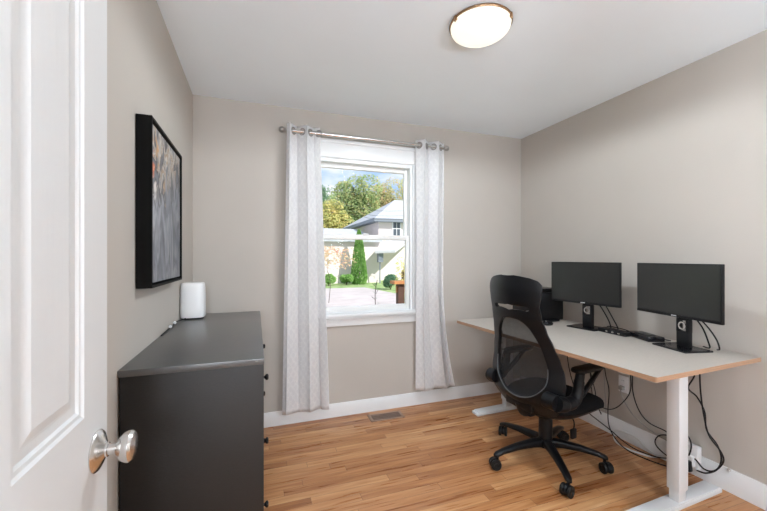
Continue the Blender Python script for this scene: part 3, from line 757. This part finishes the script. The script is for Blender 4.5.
# --- star base (world angles measured, converted to local)
hubz = .118
arms_w = {28: .322, 101: .342, 177: .352, 245: .345, 316: .322}
sb = MB()
sb.lathe([(0, .085), (.040, .085), (.046, .095), (.046, .130), (.040, .142), (0, .142)], 32)
def leg_section(sb, a, reach):
    d = Vector((math.cos(a), math.sin(a), 0)); n = Vector((-math.sin(a), math.cos(a), 0))
    secs = [(.030, .028, .086, .142), (.10, .026, .096, .142), (.20, .023, .096, .132), (.30, .020, .086, .114), (.344, .019, .074, .100), (.358, .013, .073, .092)]
    rings = []
    for r_, hw, z0, z1 in secs:
        c_ = d * (r_ * (reach + .004) / .344)
        zc_, hh = (z0 + z1) / 2, (z1 - z0) / 2
        rings.append([sb.b.verts.new(c_ + n * (hw * x) + Vector((0, 0, zc_ + hh * y))) for x, y in superell(1, 1, 16, 3.2)])
    k = 16; fs = []
    for A, B in zip(rings, rings[1:]):
        for i in range(k): fs.append(sb.b.faces.new((A[i], A[(i + 1) % k], B[(i + 1) % k], B[i])))
    fs.append(sb.b.faces.new(rings[-1])); fs.append(sb.b.faces.new(rings[0][::-1]))
    bmesh.ops.recalc_face_normals(sb.b, faces=fs)
for w_ in arms_w: leg_section(sb, R(w_) - ph, arms_w[w_])
base = sb.build('star_base', M['chair_plastic'], CH, angle=40)
rndc = random.Random(4)
for w_ in arms_w:
    a = R(w_) - ph; ca = a + rndc.uniform(-1.2, 1.2)
    ct = Vector((math.cos(a), math.sin(a), 0)) * arms_w[w_]
    off = Vector((math.cos(ca), math.sin(ca), 0)) * .014
    m = MB()
    # forked hood over two wheels
    hood = [(.0335 * math.cos(R(t_)), .033 * math.sin(R(t_))) for t_ in range(-20, 201, 20)] + [(-.022, -.006), (.022, -.006)]
    m.prism(hood, .018, T(ct.x + off.x, ct.y + off.y, .0325) @ RZ(ca) @ RX(PI / 2) @ T(0, 0, -.009), bev=.002)
    m.tube([(ct.x, ct.y, .05), (ct.x, ct.y, .080)], .009, 12)
    k_ = m.build('caster', M['chair_plastic'], base)
    for s_ in (-1, 1):
        mm = MB(); mm.lathe([(0, 0), (.020, 0), (.0295, .002), (.0315, .006), (.0315, .015), (.0295, .019), (.016, .020), (.012, .016), (0, .016)], 24,
                 T(ct.x + off.x, ct.y + off.y, .0315) @ RZ(ca) @ RX(-PI / 2 * s_) @ T(0, 0, .009))
        mm.build('caster_wheel', M['rubber'], base)
MB().lathe([(0, .13), (.043, .13), (.042, .14), (.040, .29), (.030, .292), (.030, .31), (.024, .312), (.024, .33), (0, .33)], 28).build('gas_column', M['chair_plastic'], CH)
m = MB(); m.box((.01, 0, .325), (.26, .17, .035), bev=.010); m.box((-.10, 0, .330), (.16, .07, .03), bev=.008); m.box((.02, 0, .308), (.12, .09, .03), bev=.008)
m.build('tilt_mechanism', M['black_plastic'], CH)
m = MB(); m.tube([(.03, -.02, .318), (.06, -.12, .315), (.072, -.14, .29), (.080, -.14, .26), (.075, -.14, .235)], .004, 8, smooth=6)
m.box((.072, -.14, .208), (.045, .020, .060), bev=.007)
m.build('height_lever', M['black_plastic'], CH)
# --- seat
def seat_outline(s=1., n=56):
    pts = []
    for k in range(n):
        t = 2 * PI * k / n
        x, y = superell(1, 1, n, 3.0)[k]
        x = x * .283 * s + .063; y = y * (.245 if x > 0 else .245 - .03 * max(0, -x) / .2) * s
        pts.append((x, y))
    return pts
def seat_sec(z, s, dome=0): return (z, seat_outline(s))
sc_ = MB()
secs = [(.372, .93), (.376, .975), (.385, 1.0), (.405, 1.005), (.420, .985), (.430, .95), (.437, .88), (.441, .75), (.442, .5), (.4415, .2)]
rings = [[(x, y, z - (.030 * max(0, (x - .12) / .16) ** 2) + .0) for x, y in seat_outline(s)] for z, s in secs]
vr = [[sc_.b.verts.new(p) for p in r_] for r_ in rings]
for A, B in zip(vr, vr[1:]):
    for i in range(len(A)): sc_.b.faces.new((A[i], A[(i + 1) % len(A)], B[(i + 1) % len(A)], B[i]))
sc_.b.faces.new(vr[0][::-1]); sc_.b.faces.new(vr[-1])
sc_.build('seat_cushion', M['cushion'], CH, recalc=True, angle=60)
sh = MB()
secs = [(.310, .45), (.318, .62), (.335, .80), (.355, .90), (.372, .95), (.379, .955)]
vr = [[sh.b.verts.new((x, y, z - (.024 * max(0, (x - .12) / .16) ** 2))) for x, y in seat_outline(s)] for z, s in secs]
for A, B in zip(vr, vr[1:]):
    for i in range(len(A)): sh.b.faces.new((A[i], A[(i + 1) % len(A)], B[(i + 1) % len(A)], B[i]))
sh.b.faces.new(vr[0][::-1]); sh.b.faces.new(vr[-1])
sh.build('seat_pan', M['chair_plastic'], CH, recalc=True, angle=60)
# --- backrest
def interp(tab, z):
    if z <= tab[0][0]: return tab[0][1]
    for (a, va), (b_, vb) in zip(tab, tab[1:]):
        if z <= b_:
            t = (z - a) / (b_ - a); t = t * t * (3 - 2 * t) * .5 + t * .5
            return va + (vb - va) * t
    return tab[-1][1]
W_T = [(.360, .08), (.370, .15), (.392, .208), (.44, .246), (.50, .262), (.56, .268), (.62, .262), (.70, .242), (.78, .216), (.86, .194), (.93, .180), (1.00, .176), (1.06, .186), (1.10, .194), (1.13, .190), (1.150, .168), (1.163, .135), (1.172, .09), (1.176, .045)]
XC_T = [(.36, -.20), (.45, -.255), (.55, -.258), (.65, -.250), (.76, -.258), (.86, -.280), (.95, -.305), (1.03, -.325), (1.10, -.335), (1.18, -.330)]
def bx_(y, z):
    wrap = 1.15 if z < .9 else 1.15 + (z - .9) * 2.5
    return interp(XC_T, z) + wrap * y * y
Z0h, Z1h = .452, .925
def hole(z):
    if z <= Z0h or z >= Z1h: return 0.
    t = (z - Z0h) / (Z1h - Z0h)
    lin = .212 + (.118 - .212) * min(1, max(0, (t - .22) / .78))
    p = 2.1 if t < .5 else 3.2
    return lin * (1 - abs(2 * t - 1) ** p) ** (1 / p)
S0, S1, SW = .972, 1.008, .125
def slot(z):
    if z <= S0 or z >= S1: return 0.
    t = (z - S0) / (S1 - S0)
    return SW * (1 - abs(2 * t - 1) ** 4) ** .25
zs = [.360 + .0108 * i for i in range(9)]
zs += [Z0h + (Z1h - Z0h) * (.5 - .5 * math.cos(PI * i / 40)) for i in range(41)]
zs += [.950, .960] + [S0 + (S1 - S0) * (.5 - .5 * math.cos(PI * i / 12)) for i in range(13)]
zs += [1.03, 1.05, 1.07, 1.09, 1.11, 1.125, 1.14, 1.15, 1.158, 1.163, 1.168, 1.172, 1.176]
zs = sorted(set(round(z, 5) for z in zs))
bf = MB(); NC = 8
grid = []
for z in zs:
    w_ = interp(W_T, z); h_ = hole(z) or slot(z)
    row = [-w_ + (w_ - h_) * i / NC for i in range(NC + 1)] + [h_ + (w_ - h_) * i / NC for i in range(NC + 1)]
    grid.append([bf.b.verts.new((bx_(y, z), y, z)) for y in row])
for A, B in zip(grid, grid[1:]):
    for i in range(NC): bf.b.faces.new((A[i], A[i + 1], B[i + 1], B[i]))
    for i in range(NC + 1, 2 * NC + 1): bf.b.faces.new((A[i], A[i + 1], B[i + 1], B[i]))
bmesh.ops.remove_doubles(bf.b, verts=bf.b.verts, dist=.0004)
bo = bf.build('backrest_frame', M['chair_plastic'], CH, recalc=True, angle=60)
sd = bo.modifiers.new('thick', 'SOLIDIFY'); sd.thickness = .020; sd.offset = 0
bv = bo.modifiers.new('bev', 'BEVEL'); bv.width = .005; bv.segments = 2; bv.limit_method = 'ANGLE'; bv.angle_limit = R(50)
# highlight on the lower rim, modelled as a thin grey tube
pts = []
for i in range(1, 40):
    z = Z0h + (Z1h - Z0h) * (.5 - .5 * math.cos(PI * i / 40)); pts.append((bx_(hole(z), z) - .010, hole(z), z))
lowp = [q for q in pts if q[2] < .66]
MB().tube(lowp[::-1] + [(bx_(0, Z0h) - .010, 0, Z0h)] + [(x, -y, z) for x, y, z in lowp], .003, 6).build('rim_glint', M['grey_rim_glint'], CH)
mf = MB(); g = []
for i in range(41):
    z = Z0h + (Z1h - Z0h) * (.5 - .5 * math.cos(PI * i / 40)); h_ = hole(z) + .006
    g.append([mf.b.verts.new((bx_(h_ * s_, z) + .006 + .03 * (1 - s_ * s_) * min(1, h_ * 8) * .5, h_ * s_, z)) for s_ in [q / 8 - 1 for q in range(17)]])
for A, B in zip(g, g[1:]):
    for i in range(16): mf.b.faces.new((A[i], A[i + 1], B[i + 1], B[i]))
mf.build('backrest_mesh', M['mesh'], CH, angle=180)
# headrest pad on the inner face
hp = MB(); g = []
for i in range(13):
    z = 1.035 + .125 * i / 12; h_ = (interp(W_T, z) - .016) * (1 - .10 * abs(2 * i / 12 - 1) ** 3)
    g.append([hp.b.verts.new((bx_(h_ * s_, z) + .012 + .022 * (1 - s_ ** 4) * math.sin(PI * i / 12) ** .6, h_ * s_, z)) for s_ in [q / 8 - 1 for q in range(17)]])
for A, B in zip(g, g[1:]):
    for i in range(16): hp.b.faces.new((A[i], A[i + 1], B[i + 1], B[i]))
hp.build('headrest_pad', M['cushion'], CH, angle=180).modifiers.new('t', 'SOLIDIFY').thickness = .006
# spine joining seat and back
m = MB(); m.tube([(-.06, 0, .332), (-.16, 0, .334), (-.205, 0, .350), (-.235, 0, .41)], .026, 12, smooth=6); m.box((-.232, 0, .405), (.030, .20, .06), bev=.012)
m.build('back_bracket', M['chair_plastic'], CH)
# --- arms
def arm(s_):
    """s_ = -1 near (right) arm, +1 far arm"""
    y = s_ * .268
    m = MB()
    px_ = -.262 if s_ < 0 else -.215; q_ = .275 if s_ < 0 else .262
    m.tube([(px_, s_ * .205, .502), (px_ + .003, s_ * q_, .500)], .042, 20)
    m.tube([(px_ + .003, s_ * (q_ - .007), .496), (-.175, y, .478), (-.105, y, .486), (-.075, y, .525), (-.065, y, .575), (-.055, y, .618), (-.045, y, .632)], .022, 14, smooth=8, rr=[.042, .036, .032, .030, .028, .025, .023, .022])
    m.build('arm_support', M['chair_plastic'], CH, angle=50)
    m = MB(); m.tube([(-.10, y, .486), (-.02, y, .520), (.07, y, .585), (.125, y, .628)], .013, 10, smooth=6, rr=[.018, .015, .013, .013]); m.build('arm_strut', M['chair_plastic'], CH)
    m = MB()
    pts_ = superell(.120, .042, 40, 4.0)
    stack(m, [(0, [(x * .96, y_ * .9) for x, y_ in pts_]), (.006, pts_), (.016, pts_), (.022, [(x * .96, y_ * .88) for x, y_ in pts_]), (.024, [(x * .85, y_ * .7) for x, y_ in pts_])], T(.040, y * .94, .630))
    m.build('armrest_pad', M['rubber'], CH)
arm(-1); arm(1)

# ------------------------------------------------------------------ outdoors
GZ = -.25
struct(MB().b2((-60, YB + .12, GZ - .3), (90, 120, GZ)).build('ground', M['grass']), 'sunlit lawn outside the window', 'lawn')
m = MB(); m.prism([(-4, 6.5), (3.5, 6.5), (7.5, 9.0), (9.5, 12.4), (5.6, 13.6), (5.2, 17.5), (-4, 17.5)], .02, T(0, 0, GZ))
struct(m.build('driveway', M['asphalt']), 'pale driveway outside the window', 'driveway')
gr = thing('garage', 'low pale stucco garage behind the conical cedar', 'garage', (3.5, 23, GZ))
MB().b2((-5.5, -2.1, 0), (3.70, 3.5, 2.60)).build('wall', M['stucco'], gr)
m = MB()
for a in ((-5.9, -2.35, 2.6),): pass
m.quad((-5.9, -2.4, 2.58), (3.75, -2.4, 2.58), (3.75, 3.6, 3.7), (-5.9, 3.6, 3.7)).quad((-5.9, -2.4, 2.46), (3.75, -2.4, 2.46), (3.75, 3.6, 3.58), (-5.9, 3.6, 3.58))
m.quad((-5.9, -2.4, 2.46), (3.75, -2.4, 2.46), (3.75, -2.4, 2.58), (-5.9, -2.4, 2.58)).quad((3.75, -2.4, 2.46), (3.75, 3.6, 3.58), (3.75, 3.6, 3.7), (3.75, -2.4, 2.58)).quad((-5.9, -2.4, 2.46), (-5.9, 3.6, 3.58), (-5.9, 3.6, 3.7), (-5.9, -2.4, 2.58))
m.build('roof', M['shingle'], gr, recalc=True)
hs = thing('house', 'pale grey neighbour house with hipped roof behind the garage', 'house', (7.75, 22.75, GZ))
MB().b2((0, 0, 0), (9, 9, 4.12)).build('wall', M['stucco'], hs)
m = MB(); e = .45; ez = 4.10
P = [(-e, -e, ez), (9 + e, -e, ez), (9 + e, 9 + e, ez), (-e, 9 + e, ez)]
rd = [(2.9, 4.5, ez + 2.1), (6.1, 4.5, ez + 2.1)]
v = [m.b.verts.new(p) for p in P + rd]
for f in ((0, 1, 5, 4), (1, 2, 5), (2, 3, 4, 5), (3, 0, 4), (3, 2, 1, 0)): m.b.faces.new([v[i] for i in f])
m.build('roof', M['shingle'], hs, recalc=True)
m = MB(); m.b2((-e, -e - .03, ez - .20), (9 + e, -e, ez + .02)); m.b2((-e - .03, -e, ez - .20), (-e, 9 + e, ez + .02)); m.b2((-e, -e, ez - .20), (9 + e, 9 + e, ez - .16))
m.build('fascia', M['fascia'], hs)
MB().b2((3.9, 4.0, 6.0), (4.4, 4.5, 6.75)).build('chimney', M['fascia'], hs)
w_ = MB(); w_.b2((.95, -.06, 2.95), (1.60, 0, 4.0)).build('window_frame', M['trim'], hs)
MB().b2((1.03, -.075, 3.03), (1.25, -.055, 3.46)).b2((1.30, -.075, 3.03), (1.52, -.055, 3.46)).b2((1.03, -.075, 3.52), (1.25, -.055, 3.92)).b2((1.30, -.075, 3.52), (1.52, -.055, 3.92)).build('window_pane', M['glass_dark'], hs)
# porch canopy
pc = thing('porch_canopy', 'small white sloping porch canopy on the neighbour house', 'porch canopy', (7.4, 19.9, GZ))
m = MB()
a_, b_, c_, d_ = Vector((-.85, 0, 1.93)), Vector((.95, 2.85, 2.75)), Vector((2.6, 2.85, 2.75)), Vector((.25, -.4, 1.97))
for q in ((a_, d_, c_, b_),):
    lo_ = [p - Vector((0, 0, .16)) for p in q]
    vv = [m.b.verts.new(p) for p in q] + [m.b.verts.new(p) for p in lo_]
    for f in ((0, 1, 2, 3), (7, 6, 5, 4), (0, 4, 5, 1), (1, 5, 6, 2), (2, 6, 7, 3), (3, 7, 4, 0)): m.b.faces.new([vv[i] for i in f])
m.build('canopy_roof', M['siding'], pc, recalc=True)
MB().b2((-.50, .17, 0), (-.44, .23, 1.3)).b2((-.6, .07, 1.25), (-.3, .37, 1.85)).build('post', M['fascia'], pc)  # upper dark block stands for the canopy's shadow on the wall

def leaves(m, rnd, c, rad, n, size, shell=.55):
    for _ in range(n):
        while True:
            p = Vector((rnd.uniform(-1, 1), rnd.uniform(-1, 1), rnd.uniform(-1, 1)))
            if .05 < p.length <= 1: break
        p = p.normalized() * (shell + (1 - shell) * rnd.random() ** .5)
        q = Vector((c[0] + p.x * rad[0], c[1] + p.y * rad[1], c[2] + p.z * rad[2]))
        a = Vector((rnd.gauss(0, 1), rnd.gauss(0, 1), rnd.gauss(0, 1))).normalized(); b = a.orthogonal().normalized()
        s1, s2 = size * rnd.uniform(.6, 1.3), size * rnd.uniform(.4, .8)
        m.quad(q - a * s1, q + b * s2, q + a * s1, q - b * s2)
def tree(name, label, cat, loc, h, crown, n, leaf, lm, seed, trunk=.18, group=None, blobs=9):
    rnd = random.Random(seed)
    t = thing(name, label, cat, loc, group=group)
    m = MB(); m.tube([(0, 0, 0), (.05, 0, h * .35), (-.05, .05, h * .6), (0, 0, h * .85)], trunk, 8, smooth=4, rr=[trunk, trunk * .8, trunk * .6, trunk * .3])
    for k in range(5):
        a = 2 * PI * k / 5 + rnd.random(); z = h * (.4 + .06 * k); e_ = h - .45 * crown[1]
        m.tube([(0, 0, z), (math.cos(a) * crown[0] * .3, math.sin(a) * crown[0] * .3, min(e_, z + crown[1] * .2)), (math.cos(a) * crown[0] * .5, math.sin(a) * crown[0] * .5, min(e_, z + crown[1] * .35))], trunk * .3, 6)
    m.build('trunk', M['bark'], t)
    m = MB(); cz = h - crown[1]
    for k in range(blobs):
        a = rnd.random() * 2 * PI; rr_ = crown[0] * .58 * rnd.random() ** .5; zz = cz + rnd.uniform(-.6, .62) * crown[1]
        sc = rnd.uniform(.38, .58) * (1 - .25 * abs(zz - cz) / crown[1])
        leaves(m, rnd, (rr_ * math.cos(a), rr_ * math.sin(a), zz), (crown[0] * sc, crown[0] * sc, crown[1] * sc * .85), n // blobs, leaf)
    m.build('crown', M[lm], t, angle=180)
    return t
G = 'trees behind the neighbour houses'
tree('tree', 'large green maple with autumn tints rising behind the garage roof', 'tree', (9.9, 37.2, GZ), 10.6, (3.3, 4.2), 16000, .13, 'leaf_green', 11, group=G, blobs=26)
tree('tree', 'yellow-green bushy tree left of the big maple', 'tree', (6.5, 35.6, GZ), 7.6, (2.9, 3.0), 13000, .12, 'leaf_yellow', 12, group=G, blobs=30)
tree('tree', 'dark green tree at the left edge of the window view', 'tree', (7.3, 45.5, GZ), 11.4, (2.8, 4.2), 7000, .14, 'leaf_dark', 13, group=G, blobs=18)
tree('tree', 'tree with reddish turning leaves right of the big maple', 'tree', (14.6, 41.0, GZ), 11.2, (2.9, 3.8), 9000, .13, 'leaf_mixed', 14, group=G, blobs=20)
tree('tree', 'yellow-leaved tree peeping above the neighbour roof at the right', 'tree', (19.6, 43.5, GZ), 12.0, (2.7, 3.0), 7000, .14, 'leaf_yellow', 15, group=G, blobs=16)
tree('tree', 'olive green tree low behind the neighbour roof ridge', 'tree', (18.5, 51.0, GZ), 11.0, (3.6, 3.4), 6000, .16, 'leaf_green', 16, group=G, blobs=16)
# conical cedar
cd = thing('cedar', 'bright green conical cedar standing in front of the garage', 'cedar', (5.59, 19.9, GZ))
MB().tube([(0, 0, 0), (0, 0, 2.4)], .05, 8).build('trunk', M['bark'], cd)
m = MB(); rnd = random.Random(5)
for _ in range(7000):
    z = rnd.random() ** 1.25; r_ = .50 * (1 - z) ** .62 * min(1, .75 + z * 3) * (.7 + .3 * rnd.random() ** .4) + .015; a = rnd.random() * 2 * PI
    q = Vector((r_ * math.cos(a), r_ * math.sin(a), .05 + z * 3.05)); up = Vector((math.cos(a) * .5, math.sin(a) * .5, 1)) + Vector((rnd.gauss(0, .3), rnd.gauss(0, .3), 0)); up.normalize()
    b = up.cross(Vector((rnd.gauss(0, 1), rnd.gauss(0, 1), .1))).normalized()
    m.quad(q - up * .07, q + b * .025, q + up * .07, q - b * .025)
m.build('foliage', M['leaf_cedar'], cd, angle=180)
def bush(name, label, cat, loc, rad, n, leaf, lm, seed, group=None):
    rnd = random.Random(seed); t = thing(name, label, cat, loc, group=group)
    m = MB()
    for k in range(7): a = rnd.random() * 6.28; m.tube([(0, 0, 0), (math.cos(a) * rad[0] * .3, math.sin(a) * rad[1] * .3, rad[2] * .9), (math.cos(a) * rad[0] * .6, math.sin(a) * rad[1] * .6, rad[2] * 1.5)], .012, 5)
    m.build('stems', M['bark'], t)
    m = MB()
    for k in range(8): leaves(m, rnd, (rnd.uniform(-.5, .5) * rad[0], rnd.uniform(-.5, .5) * rad[1], rad[2] * rnd.uniform(.7, 1.35)), [q * .55 for q in rad], n // 8, leaf)
    m.build('foliage', M[lm], t, angle=180)
bush('hedge_shrub', 'low green shrub left of the cedar, at the window edge', 'shrub', (3.75, 19.4, GZ), (.42, .40, .38), 2200, .05, 'leaf_cedar', 21)
bush('hedge_shrub', 'low green shrub touching the cedar on its left', 'shrub', (4.72, 19.4, GZ), (.40, .40, .34), 2000, .05, 'leaf_cedar', 22)
bush('shrub', 'rounded dark green shrub at the right of the window view', 'shrub', (6.05, 16.0, GZ), (.42, .42, .40), 2200, .045, 'leaf_dark', 23)
bush('shrub', 'yellow-green leafy plant behind the wooden deck post', 'shrub', (2.50, 6.0, GZ), (.16, .16, .85), 1500, .022, 'leaf_yellow', 24)
st = tree('young_tree', 'small rust-leaved young tree at the left of the window view', 'tree', (2.30, 11.9, GZ), 1.98, (1.0, .46), 900, .036, 'leaf_rust', 25, trunk=.010, blobs=14)
sp_ = thing('sapling', 'thin dark-leaved sprig just outside the window glass', 'plant', (1.28, 3.85, GZ))
m = MB(); m.tube([(0, 0, 0), (.01, .01, .7), (-.01, 0, 1.10), (.015, 0, 1.28)], .004, 6, smooth=5)
for z, a in ((.95, .3), (1.05, 2.9), (1.12, .8), (1.2, 3.4)): m.tube([(0, 0, z), (.05 * math.cos(a), .05 * math.sin(a), z + .04)], .0025, 5)
m.build('stem', M['bark'], sp_)
m = MB(); rnd = random.Random(9)
for z in (.98, 1.02, 1.08, 1.13, 1.17, 1.22, 1.27, 1.30):
    for k in range(3):
        a = rnd.random() * 6.28; d = Vector((math.cos(a), math.sin(a), rnd.uniform(-.3, .5))).normalized(); n_ = d.cross(Vector((0, 0, 1))).normalized(); q = Vector((0, 0, z)) + d * .03
        m.quad(q - d * .018, q + n_ * .009, q + d * .02, q - n_ * .009)
m.build('leaves', M['leaf_dark'], sp_, angle=180)
dp_ = thing('deck_railing', 'orange-stained wooden deck railing end outside the window', 'railing', (1.93, 4.72, GZ))
MB().b2((-.045, -.045, 0), (.045, .045, 1.16)).build('post', M['deck_dark'], dp_)
MB().b2((-.12, -.09, 1.16), (2.2, .09, 1.20)).b2((-.06, -.02, 1.04), (2.2, .02, 1.13)).build('top_rail', M['deck_wood'], dp_)
MB().b2((.045, -.02, .15), (2.2, .02, .25)).build('bottom_rail', M['deck_wood'], dp_)
for k in range(8): MB().b2((.15 + k * .13, -.02, .25), (.19 + k * .13, .02, 1.04)).build('baluster', M['deck_wood'], dp_)
for i, (z0, z1) in enumerate(((5.6, 5.1), (5.25, 4.75), (5.0, 4.5))):
    m = MB(); m.tube([(-12, 21.5 + i * .1, z0 * .72 + .8), (3.6, 19.2 + i * .1, z0 * .72 + .15), (7.7, 17.6 + i * .1, z1 * .72 + .1), (22, 12.5, z1 * .72 + 1.0)], .008, 5, smooth=8)
    tag(m.build('overhead_wire', M['wire']), ('topmost overhead wire crossing the window view', 'middle overhead wire crossing the window view', 'lowest overhead wire crossing the window view')[i], 'wire')

# ------------------------------------------------------------------ light and world
pl = bpy.data.lights.new('ceiling_bulb', 'SPOT'); pl.energy = 38; pl.spot_size = R(179); pl.spot_blend = .2; pl.shadow_soft_size = .11; pl.color = (.86, .94, 1)
po = bpy.data.objects.new('ceiling_bulb', pl); C.objects.link(po); po.location = (1.055, 1.525, 2.335)
sl = bpy.data.lights.new('sun', 'SUN'); sl.energy = 2.9; sl.angle = R(1); sl.color = (1, .965, .93)
so = bpy.data.objects.new('sun', sl); C.objects.link(so)
d = Vector((.45, -.80, .75)); so.rotation_euler = d.to_track_quat('Z', 'Y').to_euler()
wd = bpy.data.worlds.new('sky'); bpy.context.scene.world = wd; wd.use_nodes = True
nt = wd.node_tree; bg = nt.nodes['Background']
tc = N(nt, 'ShaderNodeTexCoord'); sp = N(nt, 'ShaderNodeSeparateXYZ'); nt.links.new(tc.outputs['Generated'], sp.inputs[0])
r = N(nt, 'ShaderNodeValToRGB'); e = r.color_ramp.elements
e[0].position = 0; e[0].color = (.44, .52, .60, 1); e[1].position = .6; e[1].color = (.16, .28, .55, 1)
x = e.new(.18); x.color = (.27, .39, .58, 1)
nt.links.new(sp.outputs['Z'], r.inputs[0])
n = N(nt, 'ShaderNodeTexNoise'); n.inputs['Scale'].default_value = 3.2; n.inputs['Detail'].default_value = 7; n.inputs['Roughness'].default_value = .55
mp = N(nt, 'ShaderNodeMapping'); mp.inputs['Scale'].default_value = (1, 1, 3.0); mp.inputs['Location'].default_value = (.3, 0, .2)
nt.links.new(tc.outputs['Generated'], mp.inputs[0]); nt.links.new(mp.outputs[0], n.inputs['Vector'])
cr = N(nt, 'ShaderNodeValToRGB'); cr.color_ramp.elements[0].position = .40; cr.color_ramp.elements[1].position = .55
nt.links.new(n.outputs['Fac'], cr.inputs[0])
mx = N(nt, 'ShaderNodeMix', data_type='RGBA'); nt.links.new(cr.outputs[0], mx.inputs[0]); nt.links.new(r.outputs[0], mx.inputs[6]); mx.inputs[7].default_value = (.62, .62, .64, 1)
nt.links.new(mx.outputs[2], bg.inputs[0]); bg.inputs[1].default_value = 1.0

# ------------------------------------------------------------------ camera
cam = bpy.data.cameras.new('camera'); co = bpy.data.objects.new('camera', cam); C.objects.link(co)
f = 359.6
cam.sensor_width = 36; cam.sensor_fit = 'HORIZONTAL'; cam.lens = f / 767 * 36
cam.shift_y = 2.0 / 767; cam.clip_start = .02; cam.clip_end = 300
co.location = (0, 0, 1.281); co.rotation_euler = (PI / 2, 0, -math.atan(128 / 359.6))
sc = bpy.context.scene; sc.camera = co
vs = sc.view_settings; vs.view_transform = 'Standard'; vs.look = 'None'; vs.gamma = 1; vs.exposure = .9; vs.use_curve_mapping = False
sc.cycles.use_denoising = True; sc.cycles.max_bounces = 14; sc.cycles.diffuse_bounces = 9; sc.cycles.transparent_max_bounces = 16
sc.cycles.sample_clamp_indirect = 6
